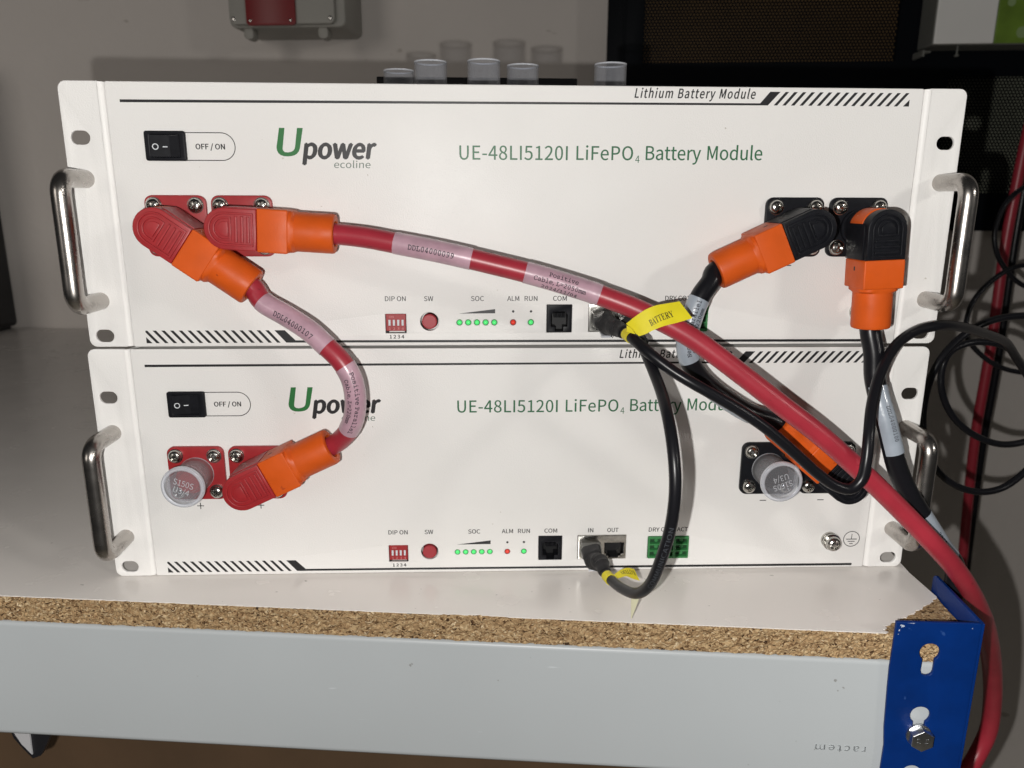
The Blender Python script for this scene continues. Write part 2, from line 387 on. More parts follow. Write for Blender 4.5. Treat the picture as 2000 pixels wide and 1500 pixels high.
# ------------------------------------------------------------------ shared small parts
def screw_vf(r=3.9, h=2.7, n=40, cross=True, turn=0.3, slot_len=2.3, slot_w=0.75):
    V, F = [], []; rings = 16
    for j in range(rings + 1):
        rr = r * j / rings
        for i in range(n):
            a = 2 * math.pi * i / n; x, y = rr * math.cos(a), rr * math.sin(a)
            p = h * math.sqrt(max(0, 1 - (rr / r) ** 2.4)) if j < rings else 0
            u, w = x * math.cos(turn) + y * math.sin(turn), -x * math.sin(turn) + y * math.cos(turn)
            if cross and ((abs(u) < slot_w and abs(w) < slot_len) or (abs(w) < slot_w and abs(u) < slot_len)): p -= 1.1
            V.append(Vector((x, -p, y)))
    for j in range(rings):
        for i in range(n):
            k = (i + 1) % n; F.append((j * n + i, j * n + k, (j + 1) * n + k, (j + 1) * n + i))
    return V, F
def shift(vf, x, p, z): return xf(vf, lambda v: v + Vector((x, -p, z)))
TX = {'positive': (55.0, 90.0), 'negative': (392.3, 428.3)}; TZ = 66.6

# ------------------------------------------------------------------ battery module (built once, copied for the second)
def build_module(label):
    t = thing('battery_module', label, 'battery', group='stacked battery modules')
    mesh_obj('case', join(box(26, 456.6, 12, 440, 0.6, 139.6), box(26, 27.2, 1.6, 12.2, 0.6, 139.6), box(455.4, 456.6, 1.6, 12.2, 0.6, 139.6), box(26, 456.6, 1.6, 12.2, 138.4, 139.6), box(26, 456.6, 1.6, 12.2, 0.6, 1.8)), 'white_paint', t)
    # front panel with its cut-outs
    holes = [rrect(164.3, 7.3, 176.0, 18.3, 0.3, 2), circ(189.1, 13.9, 5.2, 40), rrect(255.4, 7.4, 269.9, 23.4, 0.3, 2), rrect(279.4, 7.7, 309.3, 23.6, 0.3, 2), rrect(322.6, 7.8, 348.0, 22.4, 0.3, 2)]
    leds = [205.9 + 4.93 * i + 0.1 for i in range(5)] + [236.4, 246.5]
    holes += [circ(x, 13.3, 1.75, 20) for x in leds]
    fp = mesh_obj('front_panel', face(plate([rrect(23.9, 0.2, 458.5, 140.1, 0.9, 3)] + holes, 1.8, 0.45, 2), 0), 'white_paint', t)
    pr = lambda name, vf, m, d=0.06: mesh_obj(name, face(vf, d), m, fp, smooth=0, recalc=False)
    # ruled lines with slanted hatching, top and bottom
    def hatch(x0, x1, z0, z1, step, bar, lean, n, clip, mirror):
        vs, fs = [], []
        for i in range(n):
            b = x0 + i * step; q = [(b, z0), (b + bar, z0), (b + bar + lean, z1), (b + lean, z1)]
            if b + bar + lean > clip:
                f0 = max(0, min(1, (clip - b - bar) / lean)); f1 = max(0, min(1, (clip - b) / lean))
                zc0, zc1 = z0 + (z1 - z0) * f0, z0 + (z1 - z0) * f1
                q = [(b, z0), (min(b + bar, clip), z0), (clip, zc0), (clip, zc1)] + ([(b + lean, z1)] if b + lean <= clip else [])
                if b + lean <= clip: q = [(b, z0), (b + bar, z0), (clip, zc0), (clip, z1), (b + lean, z1)]
            k = len(vs); vs += [Vector((2 * mirror - x if mirror else x, z, 0)) for x, z in q]; fs.append(tuple(range(k, k + len(q))))
        return vs, fs
    top = join(([Vector((x, z, 0)) for x, z in ((31.0, 129.75), (373.2, 130.85), (379.6, 137.8), (374.0, 137.8), (369.0, 131.9), (31.0, 131.15))], [(0, 1, 2, 3, 4, 5)]), hatch(376.4, 0, 130.9, 137.75, 4.72, 1.9, 6.0, 15, 450.9, 0),
               ([Vector((x, z, 0)) for x, z in ((447.6, 130.9), (450.9, 130.9), (450.9, 134.4))], [(0, 1, 2)]))
    pr('printed_stripe', top, 'print_black')
    bot = join(([Vector((x, z, 0)) for x, z in ((451.3, 1.4), (451.3, 2.9), (113.6, 3.5), (107.9, 9.3), (102.2, 9.3), (108.4, 2.2))], [(0, 1, 2, 3, 4, 5)]), hatch(481.9 - 105.2, 0, 2.2, 9.3, 4.78, 1.9, 6.2, 15, 481.9 - 31.0, 240.95),
               ([Vector((x, z, 0)) for x, z in ((31.0, 2.2), (34.2, 2.2), (31.0, 5.7))], [(0, 1, 2)]))
    pr('printed_stripe', bot, 'print_black')
    T = lambda body, x0, x1, z0, z1, m='print_black', **k: pr('printed_text', glyphs(body, x0, x1, z0, z1, **k), m)
    T('Lithium Battery Module', 300.7, 366.2, 134.2, 138.9, bold=0.035, shear=0.22, space=1.08)
    uo = [(190, 480), (163, 630), (165, 655), (174, 676), (190, 691), (212, 699), (238, 701), (264, 699), (288, 693), (308, 681), (324, 661), (333, 636), (362, 480), (320, 480), (298, 626), (293, 643), (282, 657), (264, 666), (242, 670), (222, 667), (210, 657), (207, 643), (209, 625), (230, 480)]
    pr('printed_text', ([Vector((110.1 + (x - 163) / 199 * 14.4, 117.6 - (y - 480) / 221 * 14.5, 0)) for x, y in uo], [tuple(range(len(uo)))]), 'print_logo_green')
    T('power', 123.1, 163.2, 102.2, 109.7, bold=0.085, shear=0.18, ref='x')
    T('ecoline', 140.0, 159.4, 97.3, 99.95, 'print_grey_green', shear=0.06, ref='x')
    T('UE-48LI5120I', 207.1, 265.6, 102.0, 109.2, 'print_green', space=1.02, bold=0.012)
    T('LiFePO', 270.3, 301.2, 102.15, 109.3, 'print_green', space=1.02, bold=0.012)
    T('4', 302.5, 304.8, 100.8, 104.5, 'print_green', bold=0.006)
    T('Battery', 308.1, 338.4, 102.3, 109.5, 'print_green', space=1.0, bold=0.012)
    T('Module', 341.9, 372.3, 102.5, 109.7, 'print_green', space=1.0, bold=0.012)
    T('OFF / ON', 67.7, 83.1, 106.5, 109.2, bold=0.04)
    for s, x0, x1 in (('DIP ON', 164.5, 176.1), ('SW', 186.3, 191.5), ('SOC', 212.6, 219.9), ('ALM', 233.0, 239.8), ('RUN', 242.8, 250.1), ('COM', 258.9, 266.7), ('IN', 285.6, 288.8), ('OUT', 297.3, 304.2), ('DRY CONTACT', 322.8, 346.9)):
        T(s, x0, x1, 25.6, 28.25, bold=0.02)
    T('1 2 3 4', 166.4, 174.7, 4.4, 6.3, bold=0.05); T('CAN/', 287.2, 294.6, 4.6, 6.7, bold=0.05)
    pr('printed_wedge', ([Vector((x, z, 0)) for x, z in ((205.7, 18.45), (226.2, 18.55), (226.2, 20.95))], [(0, 1, 2)]), 'print_black')
    for x in (236.4, 246.5): pr('printed_dot', ([Vector((a, b, 0)) for a, b in circ(x, 19.6, 0.72, 16)], [tuple(range(16))]), 'print_black')
    o1 = [(62.0, 115.1)] + arc(81.4, 107.85, 7.25, math.pi / 2, -math.pi / 2, 20) + [(62.0, 100.6)]
    i1 = [(62.0, 114.65)] + arc(81.4, 107.85, 6.8, math.pi / 2, -math.pi / 2, 20) + [(62.0, 101.05)]
    n = len(o1); pr('printed_outline', ([Vector((x, z, 0)) for x, z in o1 + i1], [(i, i + 1, n + i + 1, n + i) for i in range(n - 1)]), 'print_black')
    def ring(cx, cz, r0, r1, k=36):
        return [Vector((x, z, 0)) for x, z in circ(cx, cz, r0, k) + circ(cx, cz, r1, k)], [(i, (i + 1) % k, k + (i + 1) % k, k + i) for i in range(k)]
    rect = lambda x0, x1, z0, z1: ([Vector((x, z, 0)) for x, z in ((x0, z0), (x1, z0), (x1, z1), (x0, z1))], [(0, 1, 2, 3)])
    pr('printed_earth_symbol', join(ring(449.4, 19.2, 5.2, 4.75), rect(449.2, 449.6, 19.2, 22.6), rect(446.0, 452.8, 18.8, 19.3), rect(447.2, 451.6, 17.3, 17.75), rect(448.3, 450.5, 15.8, 16.25)), 'print_black')
    for x in (54.3, 89.7): pr('printed_plus', join(rect(x - 2, x + 2, 45.1, 45.6), rect(x - 0.25, x + 0.25, 43.3, 45.1), rect(x - 0.25, x + 0.25, 45.6, 47.3)), 'print_black')
    for x in (391.8, 427.2): pr('printed_minus', rect(x - 2, x + 2, 45.1, 45.6), 'print_black')
    # mounting ears: slotted plate, folded back along the inner edge
    for sgn in (0, 1):
        X = (lambda x: x) if sgn == 0 else (lambda x: 482.6 - x)
        pl = face(plate([rrect(0, 0.2, 20.4, 140.2, [0.2, 0.2, 4.2, 4.2], 6), slot(8.6, 112, 10, 7), slot(8.6, 6.4, 10, 7)], 2.0, 0.35, 2), 0.1)
        V, F = [], []; prof = [(20.0, -0.06)] + [(20.4 + 3.1 * math.sin(a), -0.1 + 3.1 - 3.1 * math.cos(a)) for a in [math.pi / 2 * i / 8 for i in range(9)]] + [(23.5, 30), (22.0, 30), (22.0, 3.2), (20.0, 1.8)]
        for z in (0.5, 139.9): V += [Vector((x, y, z)) for x, y in prof]
        k = len(prof); F = [(i, (i + 1) % k, k + (i + 1) % k, k + i) for i in range(k)] + [tuple(range(k)), tuple(range(k, 2 * k))]
        mesh_obj('mounting_ear', xf(join(pl, (V, F)), lambda v: Vector((X(v.x), v.y, v.z))), 'white_paint', t)
        hx = X(8.7); pts = []
        for k in range(7): a = math.pi / 2 * k / 6; pts.append((hx, -27 + 8 - 8 * math.sin(a), 91 - 8 + 8 * math.cos(a)))
        pts = [(hx, 0.5, 91), (hx, -10, 91)] + pts + [(hx, -27, 70), (hx, -27, 47)]
        pts += [(x, y, 117 - z) for x, y, z in reversed(pts[:-2])]
        V, F = [], []; cs = spline(pts, 4)
        for i, c in enumerate(cs):
            tn = (cs[min(i + 1, len(cs) - 1)] - cs[max(0, i - 1)]).normalized(); nx = Vector((1, 0, 0)); ny = tn.cross(nx)
            V += [c + (nx * math.cos(a) + ny * math.sin(a)) * 4.75 for a in [2 * math.pi * j / 24 for j in range(24)]]
        F = [(i * 24 + j, i * 24 + (j + 1) % 24, (i + 1) * 24 + (j + 1) % 24, (i + 1) * 24 + j) for i in range(len(cs) - 1) for j in range(24)]
        mesh_obj('handle', (V, F), 'brushed_steel', t, smooth=60)
    # rocker switch
    sw = mesh_obj('rocker_switch', face(plate([rrect(42.0, 100.4, 63.2, 115.6, 1.2, 4), rrect(45.0, 102.4, 60.0, 113.6, 0.6, 3)], 2.6, 0.7, 2), 2.2), 'black_plastic', t)
    mesh_obj('rocker', ([Vector(q) for q in ((45.1, 0.2, 102.5), (45.1, 0.2, 113.5), (45.1, -2.4, 102.5), (45.1, -2.4, 113.5), (54.6, -1.0, 102.5), (54.6, -1.0, 113.5), (59.9, -0.9, 102.5), (59.9, -0.9, 113.5), (59.9, 0.2, 102.5), (59.9, 0.2, 113.5))],
             [(0, 1, 3, 2), (2, 3, 5, 4), (4, 5, 7, 6), (6, 7, 9, 8), (0, 2, 4, 6, 8), (1, 3, 5, 7, 9)]), 'black_plastic', sw, smooth=0)
    rk = lambda v: Vector((v.x, -2.46 + (v.x - 45.1) * 1.4 / 9.5, v.y))
    mesh_obj('printed_mark', join(xf(ring(47.6, 107.6, 1.6, 1.15, 24), rk), xf(rect(51.2, 53.6, 107.3, 107.8), rk)), 'print_white', sw, smooth=0, recalc=False)
    # power terminals
    rs = random.Random(11); scr = None; cols = {'positive': 'red_plastic', 'negative': 'black_plastic'}
    for pol, xs in TX.items():
        for tx in xs:
            pl = mesh_obj('terminal_plate', face(plate([rrect(tx - 16.2, TZ - 16.2, tx + 16.2, TZ + 16.2, 4.2, 6)], 2.6, 0.4, 2), 2.4), cols[pol], t)
            mesh_obj('terminal_post', lathe([(9.8, 2.0), (9.8, 4.5), (8.4, 4.5), (8.4, 12), (6.6, 12.6), (6.6, 16), (5.6, 17)], 32, tx, TZ), cols[pol], pl)
            for i, (dx, dz) in enumerate(((-1, -1), (-1, 1), (1, -1), (1, 1))):
                vf = join(shift(lathe([(4.3, 0), (4.3, 1.1), (3.3, 1.15)], 28), 0, 2.4, 0), shift(screw_vf(turn=rs.uniform(0, 1.57)), 0, 3.5, 0))
                if scr is None or len(scr) < 8:
                    s = mesh_obj('screw', vf, 'nickel', pl); scr = (scr or []) + [s]
                    s.location = Vector((tx + 11.0 * dx, 0, TZ + 11.0 * dz)) * MM
                else:
                    s = scr[rs.randrange(8)].copy(); COL.objects.link(s); s.parent = pl; s.location = Vector((tx + 11.0 * dx, 0, TZ + 11.0 * dz)) * MM
    # DIP switch
    d = mesh_obj('dip_switch', join(box(164.6, 175.7, 0.3, 8, 8.6, 18.2)), 'red_plastic', t, bevel=0.15)
    mesh_obj('cutout', join(box(164.35, 165.5, 0.8, 6, 7.35, 8.5), box(174.9, 175.95, 0.8, 6, 7.35, 8.5)), 'cavity', d, smooth=0)
    for i in range(4):
        x = 166.6 + 2.45 * i
        mesh_obj('lever', join(box(x - 0.6, x + 0.6, 0.02, 0.4, 11.6, 15.0), box(x - 0.5, x + 0.5, -0.5, 0.3, 11.8 if i != 1 else 11.9, 13.2)), 'print_white', d, bevel=0.1)
    mesh_obj('printed_text', face(glyphs('ON', 166.4, 168.9, 16.0, 17.2), -0.24), 'print_pink', d, smooth=0, recalc=False)
    mesh_obj('printed_text', face(glyphs('1  2  3  4', 166.2, 174.5, 9.2, 10.6), -0.24), 'print_pink', d, smooth=0, recalc=False)
    mesh_obj('push_button', lathe([(4.25, -6), (4.25, 0.2), (3.95, 0.5), (3.6, 0.25), (0.01, 0.25)], 40, 189.1, 13.9), 'button_red', t)
    for i, x in enumerate(leds):
        g = 'red' if i == 5 else 'green'
        l = mesh_obj('indicator_light', lathe([(1.3, -4), (1.3, -0.4), (1.1, 0.1), (0.7, 0.4), (0.01, 0.5)], 20, x, 13.3), 'led_' + g, t)
        mesh_obj('rim', lathe([(1.72, -4), (1.72, -0.3), (1.32, -0.3), (1.32, -4)], 20, x, 13.3, cap=False), 'led_%s_rim' % g, l)
    # telephone-style socket
    cp = mesh_obj('com_port', face(plate([rrect(255.6, 7.6, 269.7, 23.2, 0.3, 2), [(258.0, 10.8), (260.3, 10.8), (260.3, 8.2), (265.0, 8.2), (265.0, 10.8), (267.4, 10.8), (267.4, 17.5), (266.2, 19.4), (259.2, 19.4), (258.0, 17.5)]], 9, 0.15), 0.25), 'black_plastic', t)
    mesh_obj('cavity_back', box(256, 269.4, 8.2, 9, 8, 23), 'cavity', cp, smooth=0)
    mesh_obj('contact_pins', join(*[box(259.9 + 0.8 * i, 260.25 + 0.8 * i, 1.2, 7, 15.6, 18.6) for i in range(8)]), 'black_plastic', cp, smooth=0)
    # twin network socket
    np_ = [rrect(279.6, 7.9, 309.1, 23.5, 0.3, 2)]
    def rj(x): return [(x + 2.6, 9.9), (x + 2.6, 8.6), (x + 8.6, 8.6), (x + 8.6, 9.9), (x + 10.2, 9.9), (x + 10.2, 11.3), (x + 12.0, 11.3), (x + 12.0, 18.6), (x, 18.6), (x, 11.3), (x + 1.2, 11.3), (x + 1.2, 9.9)]
    nw = mesh_obj('network_port', face(plate(np_ + [rj(281.4), rj(295.9)], 10, 0.15), 0.2), 'nickel', t)
    mesh_obj('cavity_back', box(280, 309, 9.4, 10.4, 8.2, 23.2), 'cavity', nw, smooth=0)
    for x in (281.4, 295.9):
        mesh_obj('cavity_lining', join(box(x - 0.05, x + 0.25, 0.9, 9.6, 11.2, 18.7), box(x + 11.8, x + 12.1, 0.9, 9.6, 11.2, 18.7), box(x, x + 12, 0.9, 9.6, 18.3, 18.75), box(x + 2.5, x + 8.7, 0.9, 9.6, 8.5, 8.8)), 'cavity', nw, smooth=0)
    # green screw terminal block: 3 rows of two pockets and a slotted middle
    pk = []
    for r in range(3):
        z = 9.2 + 4.2 * r
        pk += [rrect(323.9, z, 331.3, z + 3.3, 0.3, 2), rrect(339.8, z, 346.9, z + 3.3, 0.3, 2), rrect(332.6, z, 334.6, z + 3.3, 0.3, 2), rrect(336.6, z, 338.2, z + 3.3, 0.3, 2)]
    gb = mesh_obj('terminal_block', face(plate([rrect(322.8, 8.0, 347.8, 22.2, 0.4, 2)] + pk, 7, 0.2), 0.9), 'green_block', t)
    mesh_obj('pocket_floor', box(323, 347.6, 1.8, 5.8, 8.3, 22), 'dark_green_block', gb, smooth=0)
    mesh_obj('clamp', join(*[shift(lathe([(1.1, -1.8), (1.1, -1.0), (0.01, -0.8)], 14), x, 0, 10.8 + 4.2 * r) for r in range(3) for x in (328.0, 343.6)]), 'green_block', gb)
    # earth screw with its washers
    es = mesh_obj('ground_screw', shift(screw_vf(4.7, 3.6, 44, True, 0.5, 2.8, 0.9), 435.3, 6.0, 19.0), 'nickel', t)
    mesh_obj('washer', join(lathe([(5.2, 0), (5.2, 1.6), (4.6, 1.7)], 32, 435.3, 19.0), lathe([(4.8, 1.7), (4.8, 2.9), (4.4, 3.0)], 32, 435.3, 19.0), lathe([(5.3, 3.0), (5.3, 4.2), (4.4, 4.3), (4.6, 6.05)], 32, 435.3, 19.0)), 'nickel', es)
    return t
def copy_tree(o, parent=None):
    c = o.copy(); COL.objects.link(c); c.parent = parent
    for ch in list(o.children): copy_tree(ch, c)
    return c
lower = build_module('lower white battery module standing directly on the shelf')
upper = copy_tree(lower); upper['label'] = 'upper white battery module stacked on top of the other module'
upper.location = (C0 + TU + Vector((0, 0, HU)) - RU @ C0) * MM; upper.rotation_euler = (PIT, 0, YAW)

# ------------------------------------------------------------------ plugs
def plug(parent, org, to_world, tx, ang, colour, cover):
    """right-angle power plug on the terminal at tx; ang = direction of its cable on the face, degrees"""
    ca, sa = math.cos(math.radians(ang)), math.sin(math.radians(ang))
    M = lambda s, w, p: to_world((tx + s * ca - w * sa, -p, TZ + s * sa + w * ca))
    def pp(loops, p0, p1, bevel): return xf(plate(loops, p1 - p0, bevel, 2), lambda v: M(v.x, v.y, p1 - v.z))
    head = lambda r, s1, s0=0.0: [(s1, -r)] + [(s1, r)] + arc(s0, 0, r, math.pi / 2, 3 * math.pi / 2, 18)
    K = dict(org=org)
    block = pp([rrect(15.65, -10.9, 31.0, 10.9, 0.8, 3)], 11, 33.2, 0.7)
    # chamfered neck from the square block to the round sleeve
    V, F = [], []; n = 32; sec = []
    for s, q in ((30.6, 1.0), (32.4, 0.92), (33.6, 0.0), (36, 0.0)):
        for i in range(n):
            a = 2 * math.pi * i / n; c, d = math.cos(a), math.sin(a)
            k = 1 / max(abs(c), abs(d)); sq = min(k, 1.16) * 10.7; r = 10.2
            rr = r + (sq - r) * q if q > 0 else r
            V.append(M(s, rr * c, 22.1 + rr * d))
    F += [(j * n + i, j * n + (i + 1) % n, (j + 1) * n + (i + 1) % n, (j + 1) * n + i) for j in range(3) for i in range(n)]
    sl = []; prof = [(33.0, 10.2), (51.6, 10.25), (52.8, 9.9), (53.2, 9.2), (53.0, 6.6), (44, 6.2)]
    for s, r in prof: sl += [M(s, r * math.cos(2 * math.pi * i / n), 22.1 + r * math.sin(2 * math.pi * i / n)) for i in range(n)]
    SF = [(j * n + i, j * n + (i + 1) % n, (j + 1) * n + (i + 1) % n, (j + 1) * n + i) for j in range(len(prof) - 1) for i in range(n)]
    sh = mesh_obj('plug_shell', join(pp([head(10.3, 15.7, -0.65)], 11.5, 25.4, 0.6), block, (V, F), (sl, SF)), 'orange_plastic', parent, smooth=40, **K)
    for w in (-10.93, 10.93):
        mesh_obj('latch_slot', xf(box(-1.1, 1.1, -0.03, 0.03, -0.7, 0.7), lambda v: M(20.5 + v.x, w + v.y, 22 + v.z)), 'cavity', sh, smooth=0, **K)
    cv = mesh_obj('plug_cover', join(pp([head(10.4, 15.6)], 25.5, 33.6, 0.6), pp([[(-3.2, 10.4), (15.55, 10.4), (15.55, 10.95), (-1.5, 10.75)]], 10.8, 30, 0.12), pp([[(-1.5, -10.75), (15.55, -10.95), (15.55, -10.4), (-3.2, -10.4)]], 10.8, 30, 0.12)), cover, parent, smooth=40, **K)
    mesh_obj('grip_rib', pp([head(8.3, 14.2), head(7.2, 13.2)], 33.3, 34.6, 0.3), cover, cv, **K)
    mesh_obj('grip_rib', pp([head(5.9, 3.4), head(4.9, 2.4)], 33.3, 34.6, 0.3), cover, cv, **K)
    mesh_obj('grip_rib', pp([head(3.7, 1.9)], 33.3, 34.4, 0.3), cover, cv, **K)
    for s in (5.0, 8.0, 11.0): mesh_obj('grip_rib', pp([rrect(s, -6.6, s + 1.4, 6.6, 0.4, 3)], 33.3, 34.7, 0.3), cover, cv, **K)
    mesh_obj('plug_collar', xf(lathe([(9.6, 2.6), (9.6, 7), (9.0, 7.4), (9.0, 11.6)], 32), lambda v: to_world((tx + v.x, v.y, TZ + v.z))), cover, parent, **K)
    return [M(44, 0, 22.1), M(54, 0, 22.1)]
def facet(vf, dx=1.2, dy=0.45):
    V, F = vf; bm = bmesh.new(); vs = [bm.verts.new(v) for v in V]
    for f in F:
        try: bm.faces.new([vs[i] for i in f])
        except ValueError: pass
    bmesh.ops.remove_doubles(bm, verts=bm.verts, dist=1e-5)
    for ax, st in ((1, dy), (0, dx)):
        lo, hi = min(v.co[ax] for v in bm.verts), max(v.co[ax] for v in bm.verts); q = lo + st
        while q < hi:
            co = Vector((0, 0, 0)); co[ax] = q; no = Vector((0, 0, 0)); no[ax] = 1
            bmesh.ops.bisect_plane(bm, geom=bm.verts[:] + bm.edges[:] + bm.faces[:], plane_co=co, plane_no=no); q += st
    bm.verts.index_update(); o = [v.co.copy() for v in bm.verts], [tuple(v.index for v in f.verts) for f in bm.faces]; bm.free(); return o
def label_on(parent, org, path, r, q0, q1, m, lines, a0=None, a1=None, ink='label_ink', rev=False):
    """paper label wrapped round a cable, with its lines of text (text, from, to, height, offset across)"""
    lb = mesh_obj('label', path.tube(r + 0.28, 28, q0, q1, a0, a1, caps=False), m, parent, org=org, recalc=True, smooth=60)
    for txt, f0, f1, h, off in lines:
        V, F = facet(glyphs(typewriter(txt), 0, (f1 - f0), -h / 2, h / 2, fnt='math', bold=0.02))
        if rev: fn = lambda v: (f1 - v.x, -v.y + off)
        else: fn = lambda v: (f0 + v.x, v.y + off)
        out = []
        for v in V:
            q, w = fn(v); c, e, s = path.at(q0 + q); a = w / (r + 0.28); out.append(c + (e * math.cos(a) + s * math.sin(a)) * (r + 0.34))
        mesh_obj('printed_text', (out, F), ink, lb, org=org, smooth=0, recalc=False)
    return lb
RC = 5.45                                                        # power cable radius
pm = Vector
# short red cable joining the positive terminals of the two modules
org = U2W((55, -22, TZ)); t = thing('power_cable', 'short red cable with a plug at each end linking the two modules', 'cable', org, group='red power cables')
a = plug(t, org, U2W, 55.0, -35.5, 'orange_plastic', 'red_plastic'); z = plug(t, org, L2W, 90.0, 25.5, 'orange_plastic', 'red_plastic')
pa = Path(a + [P(*q) for q in ((511, 587, 24), (560, 617, 27), (603, 645, 30), (637, 676, 32), (666, 705, 34), (686, 738, 35), (694, 775, 35), (692, 812, 33), (681, 840, 29), (667, 857, 25))] + z[::-1])
mesh_obj('cable_jacket', pa.tube(RC), 'red_jacket', t, org=org, smooth=60)
q0, q1 = pa.pos(511, 587), pa.pos(637, 677); label_on(t, org, pa, RC, q0, q1, 'label_pink', [('DDL04000107', 0.24 * (q1 - q0), 0.80 * (q1 - q0), 3.4, -1.8)])
q0, q1 = pa.pos(673, 714), pa.pos(681, 839); label_on(t, org, pa, RC, q0, q1, 'label_pink', [('Positive Parallel', 0.10 * (q1 - q0), 0.93 * (q1 - q0), 2.6, 1.2), ('Cable, L=220mm', 0.16 * (q1 - q0), 0.80 * (q1 - q0), 2.6, -3.0)])
# long red cable running down past the blue upright
org = U2W((90, -22, TZ)); t = thing('power_cable', 'long red cable crossing both modules and dropping behind the blue upright', 'cable', org, group='red power cables')
a = plug(t, org, U2W, 90.0, -3.4, 'orange_plastic', 'red_plastic')
pa = Path(a + [P(*q) for q in ((715, 464, 24), (773, 475, 26), (850, 490, 28), (921, 506, 29), (975, 519, 30), (1027, 532, 31), (1100, 553, 32), (1170, 576, 34), (1250, 607, 38), (1345, 656, 43), (1452, 734, 49), (1524, 790, 52), (1596, 845, 53), (1668, 908, 53), (1720, 957, 53), (1780, 1017, 54), (1822, 1061, 54), (1862, 1106, 48), (1890, 1146, 38), (1913, 1196, 14), (1930, 1252, -26), (1938, 1310, -64), (1938, 1375, -88), (1930, 1428, -96), (1914, 1464, -96), (1893, 1500, -92), (1860, 1545, -86))])
qe = pa.pos(1890, 1146)
mesh_obj('cable_jacket', pa.tube(lambda q: RC + 1.1 * min(1, max(0, (q - qe) / 60))), 'red_jacket', t, org=org, smooth=60)
q0, q1 = pa.pos(773, 475), pa.pos(921, 506); label_on(t, org, pa, RC, q0, q1, 'label_pink', [('DDL04000099', 0.20 * (q1 - q0), 0.78 * (q1 - q0), 3.1, -0.4)])
q0, q1 = pa.pos(1027, 532), pa.pos(1170, 576); label_on(t, org, pa, RC, q0, q1, 'label_pink', [('Positive', 0.30 * (q1 - q0), 0.69 * (q1 - q0), 2.7, 2.7), ('Cable, L=2050mm', 0.12 * (q1 - q0), 0.82 * (q1 - q0), 2.7, -1.0), ('2024/11/04', 0.24 * (q1 - q0), 0.72 * (q1 - q0), 2.7, -4.9)])
# short black cable joining the negative terminals
org = U2W((392.3, -22, TZ)); t = thing('power_cable', 'short black cable with a plug at each end passing behind the long red cable', 'cable', org, group='black power cables')
a = plug(t, org, U2W, 392.3, 180 + 25.0, 'orange_plastic', 'black_plastic'); z = plug(t, org, L2W, 428.3, 180 - 40.0, 'orange_plastic', 'black_plastic')
pa = Path(a + [P(*q) for q in ((1389, 549, 23), (1368, 579, 25), (1351, 622, 26), (1341, 665, 26), (1346, 702, 26), (1362, 731, 25), (1388, 757, 24), (1418, 779, 23), (1462, 806, 22))] + z[::-1])
mesh_obj('cable_jacket', pa.tube(RC), 'black_jacket', t, org=org, smooth=60)
q0, q1 = pa.pos(1366, 583), pa.pos(1349, 705); label_on(t, org, pa, RC, q0, q1, 'label_white', [('Negative Parallel', 0.03 * (q1 - q0), 0.90 * (q1 - q0), 2.7, 0.6), ('Cable, L=220mm', 0.12 * (q1 - q0), 0.86 * (q1 - q0), 2.7, 4.0)], rev=True)
q0, q1 = pa.pos(1384, 754), pa.pos(1468, 809); label_on(t, org, pa, RC, q0, q1, 'label_white', [], -2.6, -0.35)
# long black cable hanging down on the right
org = U2W((429.6, -22, TZ)); t = thing('power_cable', 'long black cable hanging straight down from the right-hand plug', 'cable', org, group='black power cables')
a = plug(t, org, U2W, 429.6, -87.4, 'orange_plastic', 'black_plastic')
pa = Path(a + [P(*q) for q in ((1707, 690, 24), (1708, 735, 28), (1716, 775, 32), (1730, 822, 36), (1741, 868, 38), (1754, 918, 39), (1772, 959, 40), (1790, 990, 40), (1813, 1027, 39), (1838, 1066, 36), (1866, 1112, 32))] + [S2W(49, 48, -35), S2W(50, 60, -100), S2W(48, 60, -170)])
mesh_obj('cable_jacket', pa.tube(RC), 'black_jacket', t, org=org, smooth=60)
q0, q1 = pa.pos(1711, 753), pa.pos(1745, 886); label_on(t, org, pa, RC, q0, q1, 'label_white', [('DDL04000100', 0.30 * (q1 - q0), 0.80 * (q1 - q0), 2.7, 3.6)], -0.75, 2.7)
q0, q1 = pa.pos(1797, 1001), pa.pos(1850, 1086); label_on(t, org, pa, RC, q0, q1, 'label_white', [('2050mm', 0.35 * (q1 - q0), 0.75 * (q1 - q0), 2.7, 3.0)])

# ------------------------------------------------------------------ network cables
RN = 2.9
def boot(path, q0, q1, org, t):
    r = lambda q: 5.7 - 2.1 * (q - q0) / (q1 - q0) + (0.5 * math.cos((q - q0) * 2 * math.pi / 3.6) if q - q0 > 7 else 0.3)
    def sq(q, a):                                            # square in section where it grips the plug, round at the cable
        k = max(0, 1 - max(0, q - q0 - 8) / 9); return 1 + k * (min(1 / max(abs(math.cos(a)), abs(math.sin(a))), 1.2) * 0.98 - 1)
    mesh_obj('strain_relief', path.tube(r, 40, q0, q1, shape=sq), 'black_rubber', t, org=org, smooth=50)
def rjplug(t, org, f, x, z):
    pl = mesh_obj('network_plug', xf(box(x - 5.8, x + 5.8, -7, 8, z - 3.9, z + 3.9), f), 'clear_plug', t, org=org, bevel=0.4)
    mesh_obj('latch_clip', xf(([Vector(q) for q in ((x - 2.6, -1, z - 4.2), (x + 2.6, -1, z - 4.2), (x + 2.6, -14, z - 7.0), (x - 2.6, -14, z - 7.0), (x - 2.6, -1, z - 5.2), (x + 2.6, -1, z - 5.2), (x + 2.6, -14, z - 8.0), (x - 2.6, -14, z - 8.0))], [(0, 1, 2, 3), (4, 5, 6, 7), (0, 1, 5, 4), (1, 2, 6, 5), (2, 3, 7, 6), (3, 0, 4, 7)]), f), 'cap_emboss', pl, org=org, smooth=0)
